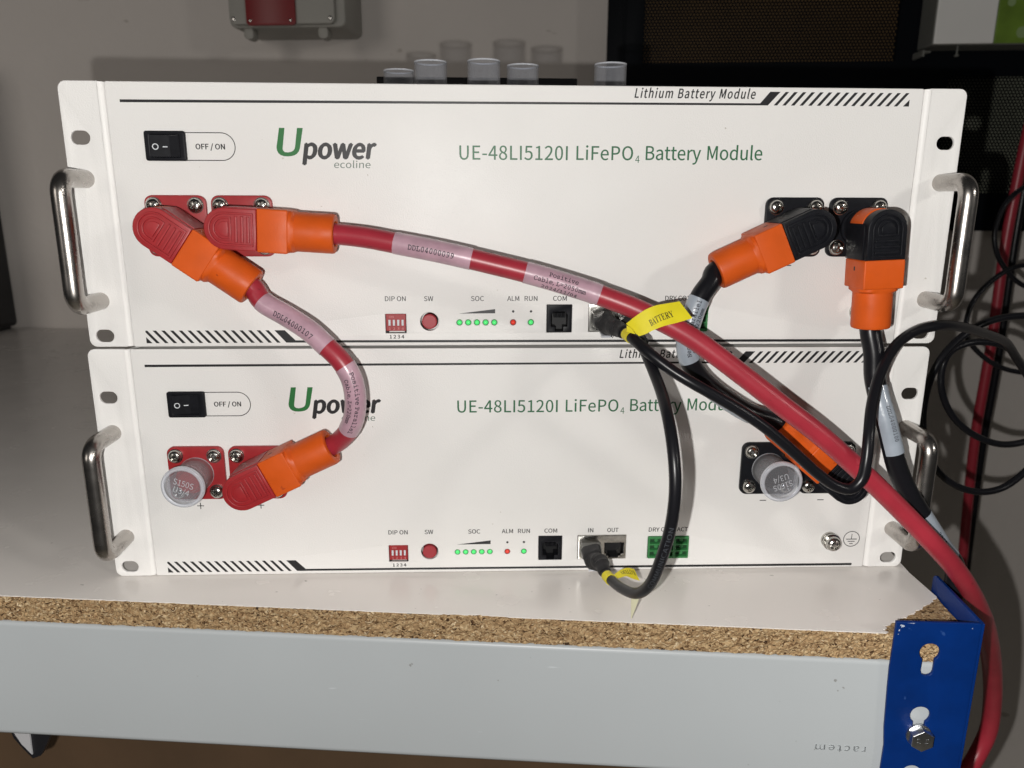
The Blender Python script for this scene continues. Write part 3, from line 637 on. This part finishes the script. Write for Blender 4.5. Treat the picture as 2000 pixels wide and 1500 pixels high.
def patch(T, B, n=24, thick=0.25):
    T, B = spline(T, 8), spline(B, 8); V, F = [], []; k = len(T); rows = 5
    for r in range(rows + 1): V += [b.lerp(a, r / rows) for a, b in zip(T, B)]
    F = [(r * k + i, r * k + i + 1, (r + 1) * k + i + 1, (r + 1) * k + i) for r in range(rows) for i in range(k - 1)]
    off = Vector((0, thick, 0)); N = len(V); V += [v + off for v in V]; F += [tuple(i + N for i in reversed(f)) for f in F]
    edge = list(range(k)) + [r * k + k - 1 for r in range(1, rows + 1)] + [rows * k + i for i in range(k - 2, -1, -1)] + [r * k for r in range(rows - 1, 0, -1)]
    F += [(edge[i], edge[(i + 1) % len(edge)], N + edge[(i + 1) % len(edge)], N + edge[i]) for i in range(len(edge))]
    def at(u, v):
        f = u * (k - 1); i = min(int(f), k - 2); f -= i
        return B[i].lerp(B[i + 1], f).lerp(T[i].lerp(T[i + 1], f), v)
    return (V, F), at
# first cable: from the IN socket of the upper module, over the red cable and into the coil at the right
org = U2W((287.3, 0, 15)); t = thing('network_cable', 'thin black cable with the big yellow tag looping over the red cable', 'cable', org, group='thin black network cables')
rjplug(t, org, U2W, 287.4, 14.8)
pa = Path([U2W((287.4, -6, 14.8)), U2W((287.6, -16, 14.6)), P(1203, 640, 26), P(1222, 651, 36)] + [P(*q) for q in ((1240, 665, 46), (1266, 688, 54), (1310, 722, 60), (1352, 748, 64), (1400, 775, 66), (1452, 806, 67), (1503, 842, 67), (1560, 892, 66), (1598, 926, 65), (1634, 950, 65), (1661, 955, 65), (1682, 938, 65), (1692, 900, 64), (1697, 850, 60), (1703, 790, 50), (1722, 722, 37), (1752, 672, 26), (1790, 646, 18), (1835, 636, 12), (1880, 639, -4), (1925, 652, -30), (1955, 663, -50), (1968, 672, -60), (1984, 697, -75), (2004, 728, -90), (2050, 800, -120))])
mesh_obj('cable_jacket', pa.tube(RN, 18), 'black_jacket', t, org=org, smooth=60)
boot(pa, 0.5, pa.pos(1219, 649), org, t)
tg = mesh_obj('tag_loop', pa.tube(RN + 0.35, 20, pa.pos(1222, 652), pa.pos(1233, 660)), 'yellow_tag', t, org=org)
K = lambda x, y, p: P(1140 + x / 8.333, 570 + y / 8.333, p)
vf, at = patch([K(690, 520, 47), K(830, 408, 49), K(990, 300, 50), K(1160, 225, 50), K(1370, 187, 49), K(1560, 155, 48)], [K(900, 722, 53), K(1000, 690, 54), K(1140, 622, 55), K(1310, 556, 55), K(1530, 500, 54), K(1770, 430, 53)])
fl_ = mesh_obj('tag_flag', vf, 'yellow_tag', t, org=org)
mesh_obj('tag_neck', patch([K(700, 545, 50), K(790, 600, 52)], [K(700, 650, 51), K(840, 690, 54)])[0], 'yellow_tag', t, org=org)
V, F = glyphs(SERIF_BOLD('BATTERY'), 0.385, 0.80, 0.20, 0.52, fnt='math')
mesh_obj('printed_text', ([at(v.x, v.y + 0.28 * (v.x - 0.385)) + Vector((0, -0.08, 0)) for v in V], F), 'tag_ink', fl_, org=org, smooth=0, recalc=False)
# second cable: from the OUT socket of the upper module down to the IN socket of the lower one
org = L2W((287.3, 0, 15)); t = thing('network_cable', 'thin black cable hanging in a loop down to the lower module socket', 'cable', org, group='thin black network cables')
rjplug(t, org, L2W, 287.4, 14.8); rjplug(t, org, U2W, 301.9, 14.8)
pa = Path([U2W((301.9, -6, 14.8)), U2W((302, -15, 14.4)), P(1243, 656, 29), P(1253, 672, 38)] + [P(*q) for q in ((1264, 696, 48), (1277, 727, 58), (1292, 767, 72), (1306, 822, 90), (1315, 880, 100), (1319, 940, 105), (1316, 992, 106), (1307, 1042, 104), (1292, 1090, 100), (1274, 1134, 92), (1258, 1153, 84), (1240, 1159, 75), (1214, 1149, 60), (1197, 1136, 47), (1183, 1121, 37))] + [P(1173, 1097, 27), L2W((287.5, -16, 14.6)), L2W((287.4, -6, 14.8))])
mesh_obj('cable_jacket', pa.tube(RN, 18), 'black_jacket', t, org=org, smooth=60)
boot(pa, 0.5, pa.pos(1252, 670), org, t)
class Rev:                                                        # the same path walked from the other end
    def __init__(s, p): s.p = p; s.L = p.L; s.n = p.n
    def at(s, q): c, e, d = s.p.at(s.L - q); return c, e, d * -1
    def pos(s, x, y): return s.L - s.p.pos(x, y)
    tube = Path.tube
rv = Rev(pa); boot(rv, 0.5, rv.pos(1181, 1117), org, t)
mesh_obj('tag_loop', rv.tube(RN + 0.35, 20, rv.pos(1185, 1123), rv.pos(1193, 1132)), 'yellow_tag', t, org=org)
q0, q1 = rv.pos(1270, 1139), rv.pos(1311, 1024)
V, F = facet(glyphs('COMMUNICATION', 0, q1 - q0, -1.1, 1.1)); out = []
for v in V:
    c, e, s = rv.at(q0 + v.x); a = (v.y - 0.6) / RN; out.append(c + (e * math.cos(a) + s * math.sin(a)) * (RN + 0.05))
mesh_obj('printed_text', (out, F), 'faint_ink', t, org=org, smooth=0, recalc=False)
K = lambda x, y, p: P(1120 + x / 8.333, 1030 + y / 8.333, p)
vf, at = patch([K(668, 765, 40), K(760, 700, 37), K(880, 660, 35), K(990, 682, 34)], [K(715, 835, 44), K(860, 797, 42), K(960, 835, 41), K(1078, 868, 40)])
fl_ = mesh_obj('tag_flag', vf, 'yellow_tag', t, org=org)
V, F = glyphs(SERIF_BOLD('BATTERY'), 0.25, 0.95, 0.1, 0.55, fnt='math')
mesh_obj('printed_text', ([at(1.2 - v.x, 0.95 - v.y) + Vector((0, -0.08, 0)) for v in V], F), 'tag_ink', fl_, org=org, smooth=0, recalc=False)
mesh_obj('tag_tail', patch([K(940, 1150, 66), K(1000, 1150, 66), K(1075, 1150, 66)], [K(938, 1485, 62), K(941, 1487, 62), K(945, 1489, 62)])[0], 'pale_tag', t, org=org)

# ------------------------------------------------------------------ clear terminal caps
def cap_vf(L=22.4, r=9.9, rf=11.9):
    prof = [(r - 0.2, 0), (r, 0.3), (r, L - 3.2), (rf, L - 2.6), (rf, L - 0.5), (rf - 0.5, L), (rf - 1.8, L), (rf - 2.2, L - 0.5), (0.01, L - 0.5)]
    inn = [(r - 1.0, 0), (r - 1.0, L - 1.9), (0.01, L - 1.9)]
    return join(lathe(prof, 40, cap=False), lathe(inn, 40, cap=False))
def cap(label, group, loc, rot, turn, emboss):
    t = thing('terminal_cap', label, 'cap', loc, rot, group)
    mesh_obj('cap_body', cap_vf(), 'cap_plastic', t, smooth=40)
    mesh_obj('rim', lathe([(8.95, 0.0), (9.95, 0.0), (9.95, 0.9), (8.95, 0.9), (8.95, 0.0)], 40, cap=False), 'cap_emboss', t, smooth=40)
    mesh_obj('rim', lathe([(9.9, 22.0), (10.6, 22.5), (11.6, 22.3), (12.0, 21.4), (11.95, 20.0)], 40, cap=False), 'cap_emboss', t, smooth=60)
    if emboss:
        for s, y in (('S150S', 0.6), ('U3/4', -4.0)):
            V, F = glyphs(s, -5.6 if s[0] == 'S' else -4.4, 5.6 if s[0] == 'S' else 4.4, y, y + 3.4)
            c, d = math.cos(turn), math.sin(turn)
            mesh_obj('embossed_text', ([Vector((v.x * c - v.y * d, -22.1, v.x * d + v.y * c)) for v in V], F), 'cap_emboss', t, smooth=0, recalc=False)
    return t
cap('clear plastic cap on the red terminal of the lower module', 'clear caps fitted on free terminals', (55.0, -2.6, TZ), (0, 0, 0), -0.35, True)
cap('clear plastic cap on the black terminal of the lower module', 'clear caps fitted on free terminals', (392.3, -2.6, TZ), (0, 0, 0), math.pi + 0.35, True)
names = ['lowest clear cap, at the left end of the row standing on the upper module', 'tall clear cap touching the lowest cap at the left of the row', 'middle clear cap of the row standing on the upper module', 'clear cap right of the middle one, near the end of the black strip', 'clear cap standing alone in front of the dark perforated panel']
for (px, dep, h), nm in zip(((779, 500, 0), (841, 468, 0), (945, 464, 0), (1021, 480, 0), (1192, 474, 0)), names):
    d = ray(px, 140); q = CAM + d * dep; z = 0
    lo = RU.transposed() @ (q - TU - Vector((0, 0, HU)) - C0) + C0
    cap(nm, 'loose clear caps on the upper module', U2W((lo.x, lo.y, 139.75)) + Vector((0, 0, 22.4)), (math.radians(90), 0, 0.4 * px), 0, False)

# ------------------------------------------------------------------ black strip lying on top of the upper module, behind the caps
q0 = RU.transposed() @ (CAM + ray(735, 149) * 530 - TU - Vector((0, 0, HU)) - C0) + C0
q1 = RU.transposed() @ (CAM + ray(1130, 147) * 530 - TU - Vector((0, 0, HU)) - C0) + C0
mesh_obj('black_strip', xf(box(q0.x, q1.x, q0.y, q0.y + 30, 139.7, q0.z), U2W), 'black_bag', None, org=U2W((q0.x, q0.y, 140)), bevel=0.8, label='flat black strip lying behind the clear caps on the upper module', cat='strip')

# ------------------------------------------------------------------ storage rack: chipboard shelf, white beam, blue upright
rack = thing('storage_rack', 'rack shelf of white laminated chipboard with white beam and blue upright', 'shelf', S0, (0, 0, TH))
K0 = dict(parent=rack)
# chipboard core: front face finely divided and roughened
V, F = [], []; NU, NZ = 1100, 12; u0, u1 = -1500.0, 41.0
rnd = random.Random(3)
grid = [[0] * (NZ + 1) for _ in range(NU + 1)]
for i in range(NU + 1):
    for j in range(NZ + 1):
        u = u0 + (u1 - u0) * i / NU; z = -15.9 + 15.4 * j / NZ
        e = rnd.gauss(0, 0.28) + 0.25 * math.sin(u * 0.37) * math.sin(z * 0.9)
        if j == NZ: e = abs(e) + 0.1 + (1.2 * max(0, 1 - abs(u + 222) / 26))
        V.append(Vector((u, max(-0.6, e), z)))
F = [(i * (NZ + 1) + j, (i + 1) * (NZ + 1) + j, (i + 1) * (NZ + 1) + j + 1, i * (NZ + 1) + j + 1) for i in range(NU) for j in range(NZ)]
bk = box(u0, 36.0, 1.5, 850, -15.9, -0.55)
# torn corner surface
nt_ = 34; tv = []
for i in range(nt_ + 1):
    for j in range(nt_ + 1):
        u = -5 + (u1 + 5 - 0.4) * i / nt_; v = 0.4 + 48 * j / nt_
        du = rnd.gauss(0, 0.3); tv.append(Vector((min(u + du, u1 - 0.3), v + rnd.gauss(0, 0.3), -0.5 + rnd.uniform(-0.25, 0.2))))
tf = [(i * (nt_ + 1) + j, (i + 1) * (nt_ + 1) + j, (i + 1) * (nt_ + 1) + j + 1, i * (nt_ + 1) + j + 1) for i in range(nt_) for j in range(nt_)]
mesh_obj('chipboard_core', join((V, F), bk, (tv, tf)), 'chipboard', smooth=0, **K0)
edge = []
u = u0
while u < -3:
    chip = 1.6 * max(0, 1 - abs(u + 222) / 24) * rnd.uniform(0.3, 1)
    edge.append((u, abs(rnd.gauss(0, 0.22)) + chip)); u += rnd.uniform(1.0, 2.6)
torn = [(-2.2, 1.4), (-4.6, 3.2), (-1.2, 5.2), (-3.0, 7.6), (1.2, 8.2), (3.2, 11.0), (7.4, 12.6), (9.0, 15.0), (13.2, 17.0), (16.0, 19.8), (19.6, 21.4), (22.4, 25.0), (27.0, 27.4), (28.6, 30.6), (33.0, 33.2), (36.4, 36.2), (37.0, 38.6), (40.2, 39.8), (40.6, 42.0)]
fine = []
for (a_, b_), (c_, d_) in zip(torn, torn[1:]):
    for k in range(4): fine.append((a_ + (c_ - a_) * k / 4 + rnd.gauss(0, 0.25), b_ + (d_ - b_) * k / 4 + rnd.gauss(0, 0.25)))
fine.append(torn[-1])
mesh_obj('laminate_top', xf(plate([edge + fine + [(37.2, 70), (36.5, 850), (u0, 850)]], 0.5, 0.0), lambda v: Vector((v.x, v.y, -v.z))), 'melamine', smooth=0, **K0)
# white sheet-metal beam with a rounded lip, and its pressed lettering upside down
prof = [(2.0, -16.05), (0.3, -16.1), (-0.7, -16.5), (-1.3, -17.4), (-1.5, -18.6), (-1.5, -89.2), (-1.2, -91.0), (-0.2, -92.4), (1.6, -93.0), (24, -93.0), (24, -92), (2, -91.5), (0, -89), (0, -18.5), (2, -17.2)]
k = len(prof); V = [Vector((uu, a, b)) for uu in (-1500, 36) for a, b in prof]
beam = mesh_obj('front_beam', (V, [(i, (i + 1) % k, k + (i + 1) % k, k + i) for i in range(k)] + [tuple(range(k)), tuple(range(k, 2 * k))]), 'beam_paint', smooth=50, **K0)
V, F = glyphs('ractem', 0, 27.2, 0, 3.2, bold=0.012, ref='x', space=1.1)
lv, lf = [Vector((-7.0 - v.x, -1.5, -69.4 - v.y)) for v in V], F
bm = bmesh.new(); vs = [bm.verts.new(v) for v in lv]
for f in lf:
    try: bm.faces.new([vs[i] for i in f])
    except ValueError: pass
g = bmesh.ops.extrude_face_region(bm, geom=bm.faces[:]); bmesh.ops.translate(bm, verts=[e for e in g['geom'] if isinstance(e, bmesh.types.BMVert)], vec=(0, -0.28, 0))
bm.verts.index_update(); mesh_obj('embossed_text', ([v.co.copy() for v in bm.verts], [tuple(v.index for v in f.verts) for f in bm.faces]), 'beam_paint', beam, smooth=30); bm.free()
# blue upright: folded angle with keyhole slots
def keyhole(cx, top):
    cz = top - 5.2; hw = 3.15; a = math.acos(hw / 5.2)
    o = arc(cx, cz, 5.2, -a, math.pi + a, 20)
    o += [(x, z) for x, z in arc(cx, top - 16.0, hw, math.pi, 2 * math.pi, 10)]
    return o
left = [(-1.4, 9.6), (-1.4, -4), (-1.6, -18), (-1.2, -30), (-0.6, -42), (0.0, -55), (1.2, -66), (1.0, -84), (0.4, -104), (-1.0, -118), (-1.2, -170)]
out_ = [(41.2, -170), (41.2, 10.2)] + [(39.8, 10.4), (14, 9.9)] + left
V1 = xf(plate([out_[:2][::-1][::-1] + out_[2:], keyhole(17.6, -2.4), keyhole(17.6, -40.6), keyhole(17.6, -77.6), keyhole(17.6, -114)], 1.9, 0.35, 2), lambda v: Vector((v.x, -4.6 + v.z, v.y)))
V2 = xf(plate([rrect(-4.4, -170, 50, 10.2, [0.5, 3, 0.3, 0.3], 4), keyhole(30, -14), keyhole(30, -51)], 1.9, 0.35, 2), lambda v: Vector((43.2 - v.z, v.x, v.y)))
ca = [(41.0, -4.6), (41.8, -4.45), (42.7, -3.9), (43.2, -3.0), (43.2, 0), (41.3, 0), (41.3, -2.7), (41.0, -2.7)]
V3 = ([Vector((a, b, z)) for z in (-170, 10.15) for a, b in ca], [(i, (i + 1) % 8, 8 + (i + 1) % 8, 8 + i) for i in range(8)] + [tuple(range(8)), tuple(range(8, 16))])
post = mesh_obj('upright', join(V1, V2, V3), 'blue_paint', smooth=40, **K0)
mesh_obj('scraped_paint', join(*[([Vector((a, -4.66, b)) for a, b in q], [tuple(range(len(q)))]) for q in ([(0.6, 7.2), (1.5, 7.6), (1.2, 6.4), (3.0, 7.0), (2.8, 7.7), (0.9, 8.2)], [(0.3, 5.2), (0.8, 5.4), (0.7, 4.2), (0.2, 4.3)], [(0.0, 2.6), (0.5, 2.7), (0.4, 2.1)], [(36.8, 7.6), (37.4, 7.8), (37.0, 7.2)], [(4, 9.1), (8, 9.35), (7.5, 9.0)])]), 'worn_paint', post, smooth=0, recalc=False)
bolt = [(6.4 * math.cos(math.radians(60 * i + 30)), 6.4 * math.sin(math.radians(60 * i + 30))) for i in range(6)]
bo = mesh_obj('hex_bolt', join(xf(plate([bolt], 5.2, 0.6, 2), lambda v: Vector((17.9 + v.x, -4.7 - 6.2 + v.z, -57.5 + v.y))), shift(lathe([(6.6, 4.6), (6.6, 5.9), (5, 6)], 32), 17.9, 0, -57.5)), 'zinc', parent=rack, smooth=30)
mesh_obj('raised_marks', join(*[xf(plate([rrect(a, b, a + 1.7, b + 1.1, 0.3, 2)], 0.35, 0.1), lambda v: Vector((17.9 + v.x, -11.15 + v.z, -57.5 + v.y))) for a, b in ((-3.2, 0.7), (-3.0, -1.5), (1.4, 0.6), (1.2, -1.7))]), 'zinc', bo, smooth=30)

# ------------------------------------------------------------------ setting: wall and floor
V = [S2W(u, v, z) for u, v, z in ((-2600, 886 * 0.963, -1400), (2600, 886 * 0.963, -1400), (2600, 886 * 0.963, 1800), (-2600, 886 * 0.963, 1800))]
mesh_obj('wall', (V + [v + SN * 60 for v in V], [(0, 1, 2, 3), (4, 5, 6, 7), (0, 1, 5, 4), (1, 2, 6, 5), (2, 3, 7, 6), (3, 0, 4, 7)]), 'wall_paint', org=S2W(0, 853, 0), smooth=0, kind='structure', label='plain off-white painted wall behind the shelf')
V = [S2W(u, v, -1150) for u, v in ((-2600, -2600), (2600, -2600), (2600, 853), (-2600, 853))]
mesh_obj('floor', (V, [(0, 1, 2, 3)]), 'floor_concrete', org=S2W(0, 0, -1150), smooth=0, kind='structure', label='dark concrete floor under the rack')

# ------------------------------------------------------------------ background things
def at_wall(name, label, cat, loc): return thing(name, label, cat, S2W(*loc), (0, 0, TH))
# dark cabinet with perforated sheets
A = wallpt(1186, 60, 800); B = wallpt(1255, 124, 800); Cc = wallpt(1752, 60, 800); D = wallpt(1850, 150, 800); E = wallpt(1930, 378, 800); G = wallpt(1930, 451, 800)
cb = at_wall('perforated_cabinet', 'dark wall cabinet with perforated metal sheets behind the modules', 'cabinet', (A[0], 800, 0))
ox = A[0]; H = 560
loc_ = lambda vf: xf(vf, lambda v: Vector((v.x - ox, v.y - 800, v.z)))
x2 = D[0] + 300; zb = G[2]
mesh_obj('frame', loc_(xf(plate([[(A[0], zb), (x2, zb), (x2, H), (A[0], H)], [(B[0], B[2]), (Cc[0], B[2]), (Cc[0], H - 10), (B[0], H - 10)], [(D[0], E[2]), (x2 - 60, E[2]), (x2 - 60, D[2]), (D[0], D[2])]], 8, 0.8), lambda v: Vector((v.x, 796 + v.z, v.y)))), 'dark_steel', cb)
mesh_obj('frame_edge', loc_(xf(box(A[0] + 22, A[0] + 25, 793, 797, zb, H), lambda v: v)), 'dark_steel', cb)
def holes(x0, x1, z0, z1, pitch=4.7, r=1.35):
    V, F = [], []; rz = pitch * math.sqrt(3); nx, nz = int((x1 - x0) / pitch) + 1, int((z1 - z0) / (rz / 2)) + 1
    R = pitch / math.sqrt(3)
    for j in range(nz):
        for i in range(nx):
            cx, cz = x0 + (i + (j % 2) * 0.5) * pitch, z0 + j * rz / 2; k = len(V)
            for q in range(6):
                a = math.radians(60 * q + 30); V.append(Vector((cx + R * math.cos(a), 801, cz + R * math.sin(a))))
            for q in range(6):
                a = math.radians(60 * q + 30); V.append(Vector((cx + r * math.cos(a), 801, cz + r * math.sin(a))))
            F += [(k + q, k + (q + 1) % 6, k + 6 + (q + 1) % 6, k + 6 + q) for q in range(6)]
    return V, F
mesh_obj('perforated_sheet', loc_(holes(B[0] - 2, Cc[0] + 2, B[2] - 2, 540)), 'dark_steel', cb, smooth=0, recalc=False)
mesh_obj('perforated_sheet', loc_(holes(D[0] - 2, D[0] + 190, E[2] - 2, D[2] + 4)), 'dark_steel', cb, smooth=0, recalc=False)
mesh_obj('lining', loc_(box(B[0] - 5, Cc[0] + 5, 812, 816, B[2] - 5, H)), 'dark_lining', cb, smooth=0)
mesh_obj('lining', loc_(box(D[0] - 5, D[0] + 230, 812, 816, E[2] - 5, H)), 'green_lining', cb, smooth=0)
# inverter box, top right
a = wallpt(1820, 88, 745); b2 = wallpt(1937, 88, 745)
iv = at_wall('wall_inverter', 'white wall box with a lime green panel at the top right', 'inverter', (a[0], 745, a[2])); w = b2[0] - a[0]
mesh_obj('housing', box(0, w * 2.4, 0, 46, 0, 200), 'inverter_side', iv, bevel=1.5)
mesh_obj('front_cover', box(0.8, w, -3.5, 0.1, 1.0, 200), 'offwhite_box', iv, bevel=1.2)
gp = mesh_obj('front_cover', box(w + 0.9, w * 2.4, -2.6, 0.1, 1.2, 200), 'lime_panel', iv, bevel=0.8, label='lime green front cover')
mesh_obj('faded_icons', join(*[xf(plate([circ(w + 14 + dx, dz, rr, 18)], 0.3, 0), lambda v: Vector((v.x, -2.9 + v.z, v.y))) for dx, dz, rr in ((2, 50, 5), (1, 72, 6), (20, 14, 7), (24, 60, 6))]), 'lime_pale', gp, smooth=0)
mesh_obj('indicator_dots', join(*[xf(plate([circ(w + 16 + dx, dz, 1.7, 12)], 0.4, 0), lambda v: Vector((v.x, -3.0 + v.z, v.y))) for dx, dz in ((9, 56), (8, 67), (11, 77))]), 'cavity', gp, smooth=0)
mesh_obj('fixing_screw', join(shift(lathe([(1.2, -50), (1.2, -40)], 12), 0, 0, 0), ([], [])) if False else join(box(w * 0.47 - 1, w * 0.47 + 1, 5, 7, -11, 0), box(w * 0.47 - 2.2, w * 0.47 + 2.2, 4, 8.4, -13.5, -11)), 'inverter_side', iv, bevel=0.4)
mesh_obj('bracket', join(box(-3, 8, 20, 46, -6, -4), box(-6, -3, 12, 42, -12, -4)), 'inverter_side', iv)
# grey electrical enclosure with a dark red plate, top left
a = wallpt(450, 55, 760); b2 = wallpt(676, 68, 760); c2 = wallpt(684, 0, 760)
en = at_wall('electrical_enclosure', 'grey wall enclosure with a dark red plate at the top left', 'enclosure', (a[0], 760, a[2])); w = b2[0] - a[0]
mesh_obj('housing', face(plate([rrect(0, 0, w, 190, 9, 5)], 92, 2.5, 2), 0), 'grey_box', en)
mesh_obj('lid', face(plate([rrect(3, 3, w - 13, 188, 8, 5)], 10, 1.5, 2), 8), 'grey_box', en)
r0 = wallpt(484, 32, 750); rp = mesh_obj('red_plate', face(plate([rrect(r0[0] - a[0] - 2, r0[2] - a[2] - 12, r0[0] - a[0] + 68, 180, 5, 4)], 5, 0.8), 12.5), 'dark_red_plate', en)
mesh_obj('plate_screws', join(*[shift(screw_vf(2.2, 1.2, 16, False), r0[0] - a[0] + dx, 12.4, r0[2] - a[2] - 6) for dx in (4, 61)]), 'steel', rp)
for x in (9, w - 19): mesh_obj('cover_screw', join(shift(screw_vf(3.2, 1.6, 20, False), x, 8, 10)), 'steel', en)
for x in (24, w - 34): mesh_obj('foot', xf(plate([rrect(-7, -14, 7, 2, 6, 4)], 20, 1), lambda v: Vector((x + v.x, 4 + v.z, v.y))), 'grey_box', en)
# tall black case standing on the shelf at the far left
q = wallpt(36, 633, 846)
bb = at_wall('black_case', 'tall black case standing on the shelf at the left edge', 'case', (q[0] - 150, 640, 0))
mesh_obj('body', face(plate([rrect(0, 4, 150, 420, 8, 4)], 150, 4, 2), 0), 'black_bag', bb); bb.location = S2W(q[0] - 150, 696, 0) * MM
mesh_obj('foot', box(6, 144, 6, 140, 0, 6), 'black_rubber', bb, bevel=1)
# cardboard box below and a folded black and grey strip hanging under the beam
cbx = at_wall('cardboard_box', 'brown cardboard box standing under the shelf', 'box', (-700, 150, -600))
mesh_obj('body', box(0, 690, 0, 400, 0, 455), 'cardboard', cbx, bevel=2)
mesh_obj('flap', xf(box(0, 680, -2, 1, 0, 70), lambda v: Vector((v.x + 5, v.y - (v.z) * 0.25, v.z + 400))), 'cardboard', cbx, bevel=1)
fs = at_wall('folded_strip', 'black and grey folded strip hanging under the left end of the beam', 'strip', (-506, 6, -93)); K = lambda x, y: wallpt(x, y, 4)
def fan(pts, y0, th): 
    L = [Vector((wallpt(x, y, 4)[0] + 506, y0, wallpt(x, y, 4)[2] + 93)) for x, y in pts]; n = len(L)
    return L + [v + Vector((0, th, 0)) for v in L], [tuple(range(n)), tuple(range(n, 2 * n))] + [(i, (i + 1) % n, n + (i + 1) % n, n + i) for i in range(n)]
mesh_obj('black_fold', fan([(13, 1425), (100, 1425), (88, 1455), (76, 1480), (60, 1486), (40, 1466), (22, 1446)], 0, 3), 'black_bag', fs, smooth=0)
mesh_obj('grey_face', fan([(23, 1430), (55, 1430), (61, 1476), (40, 1455)], -1.2, 1.0), 'grey_strip', fs, smooth=0)

# ------------------------------------------------------------------ loose cables at the far right
def bgcable(name, label, r, m, pts, step=4, group=None):
    pp_ = [P(x, y, -Y) for x, y, Y in pts]; pa = Path(pp_, step, 4)
    mesh_obj(name, pa.tube(r, 14), m, None, org=pp_[0], smooth=60, label=label, cat='cable', group=group)
g = 'loose black cables hanging at the right'
bgcable('coiled_cable', 'outer black cable coil reaching behind the right-hand ears', 2.7, 'black_jacket', [(2080, 612, 130), (2010, 616, 125), (1955, 621, 120), (1908, 638, 115), (1862, 672, 112), (1826, 720, 110), (1806, 782, 110), (1803, 845, 112), (1816, 895, 115), (1843, 932, 118), (1880, 954, 120), (1920, 961, 122), (1962, 951, 125), (2010, 914, 128), (2060, 860, 130)], group=g)
bgcable('coiled_cable', 'inner black cable coil in front of the background red cable', 2.7, 'black_jacket', [(2060, 790, 150), (2010, 732, 146), (1988, 700, 143), (1966, 678, 140), (1926, 668, 138), (1884, 672, 136), (1853, 690, 135), (1839, 725, 135), (1841, 770, 136), (1860, 812, 138), (1895, 845, 140), (1940, 865, 142), (1972, 868, 144), (2010, 860, 146), (2070, 830, 150)], group=g)
bgcable('hanging_cable', 'thin black cable crossing itself beside the background red cable', 2.6, 'black_jacket', [(2060, 340, 380), (2000, 366, 375), (1968, 392, 370), (1949, 428, 368), (1942, 465, 366), (1948, 497, 365), (1960, 520, 365), (1984, 548, 365), (2010, 563, 366), (2070, 590, 368), (2110, 560, 365), (2070, 525, 360), (2010, 518, 356), (1985, 521, 352), (1962, 531, 350), (1940, 546, 348), (1916, 568, 345), (1899, 592, 342), (1889, 620, 338), (1886, 645, 334), (1894, 668, 330), (1915, 692, 328), (1945, 713, 326), (1980, 725, 325), (2020, 728, 325), (2080, 720, 325)], group=g)
bgcable('red_background_cable', 'dark red cable hanging down in the background at the right', 6.6, 'red_jacket', [(2030, 180, 560), (2012, 240, 560), (1996, 310, 560), (1984, 370, 560), (1972, 430, 560), (1960, 500, 560), (1949, 580, 560), (1937, 665, 560), (1923, 745, 560), (1908, 830, 560), (1899, 900, 560), (1891, 975, 560), (1884, 1050, 560), (1876, 1130, 560), (1866, 1230, 560), (1850, 1400, 560)])
bgcable('black_background_cable', 'black cable hanging close beside the background red cable', 5.2, 'black_jacket', [(2036, 180, 585), (2012, 310, 585), (1998, 380, 585), (1984, 460, 585), (1972, 540, 585), (1961, 620, 585), (1951, 690, 585), (1939, 760, 585), (1924, 840, 585), (1913, 910, 585), (1904, 980, 585), (1894, 1060, 585), (1886, 1130, 585), (1874, 1240, 585), (1858, 1400, 585)], group=None)
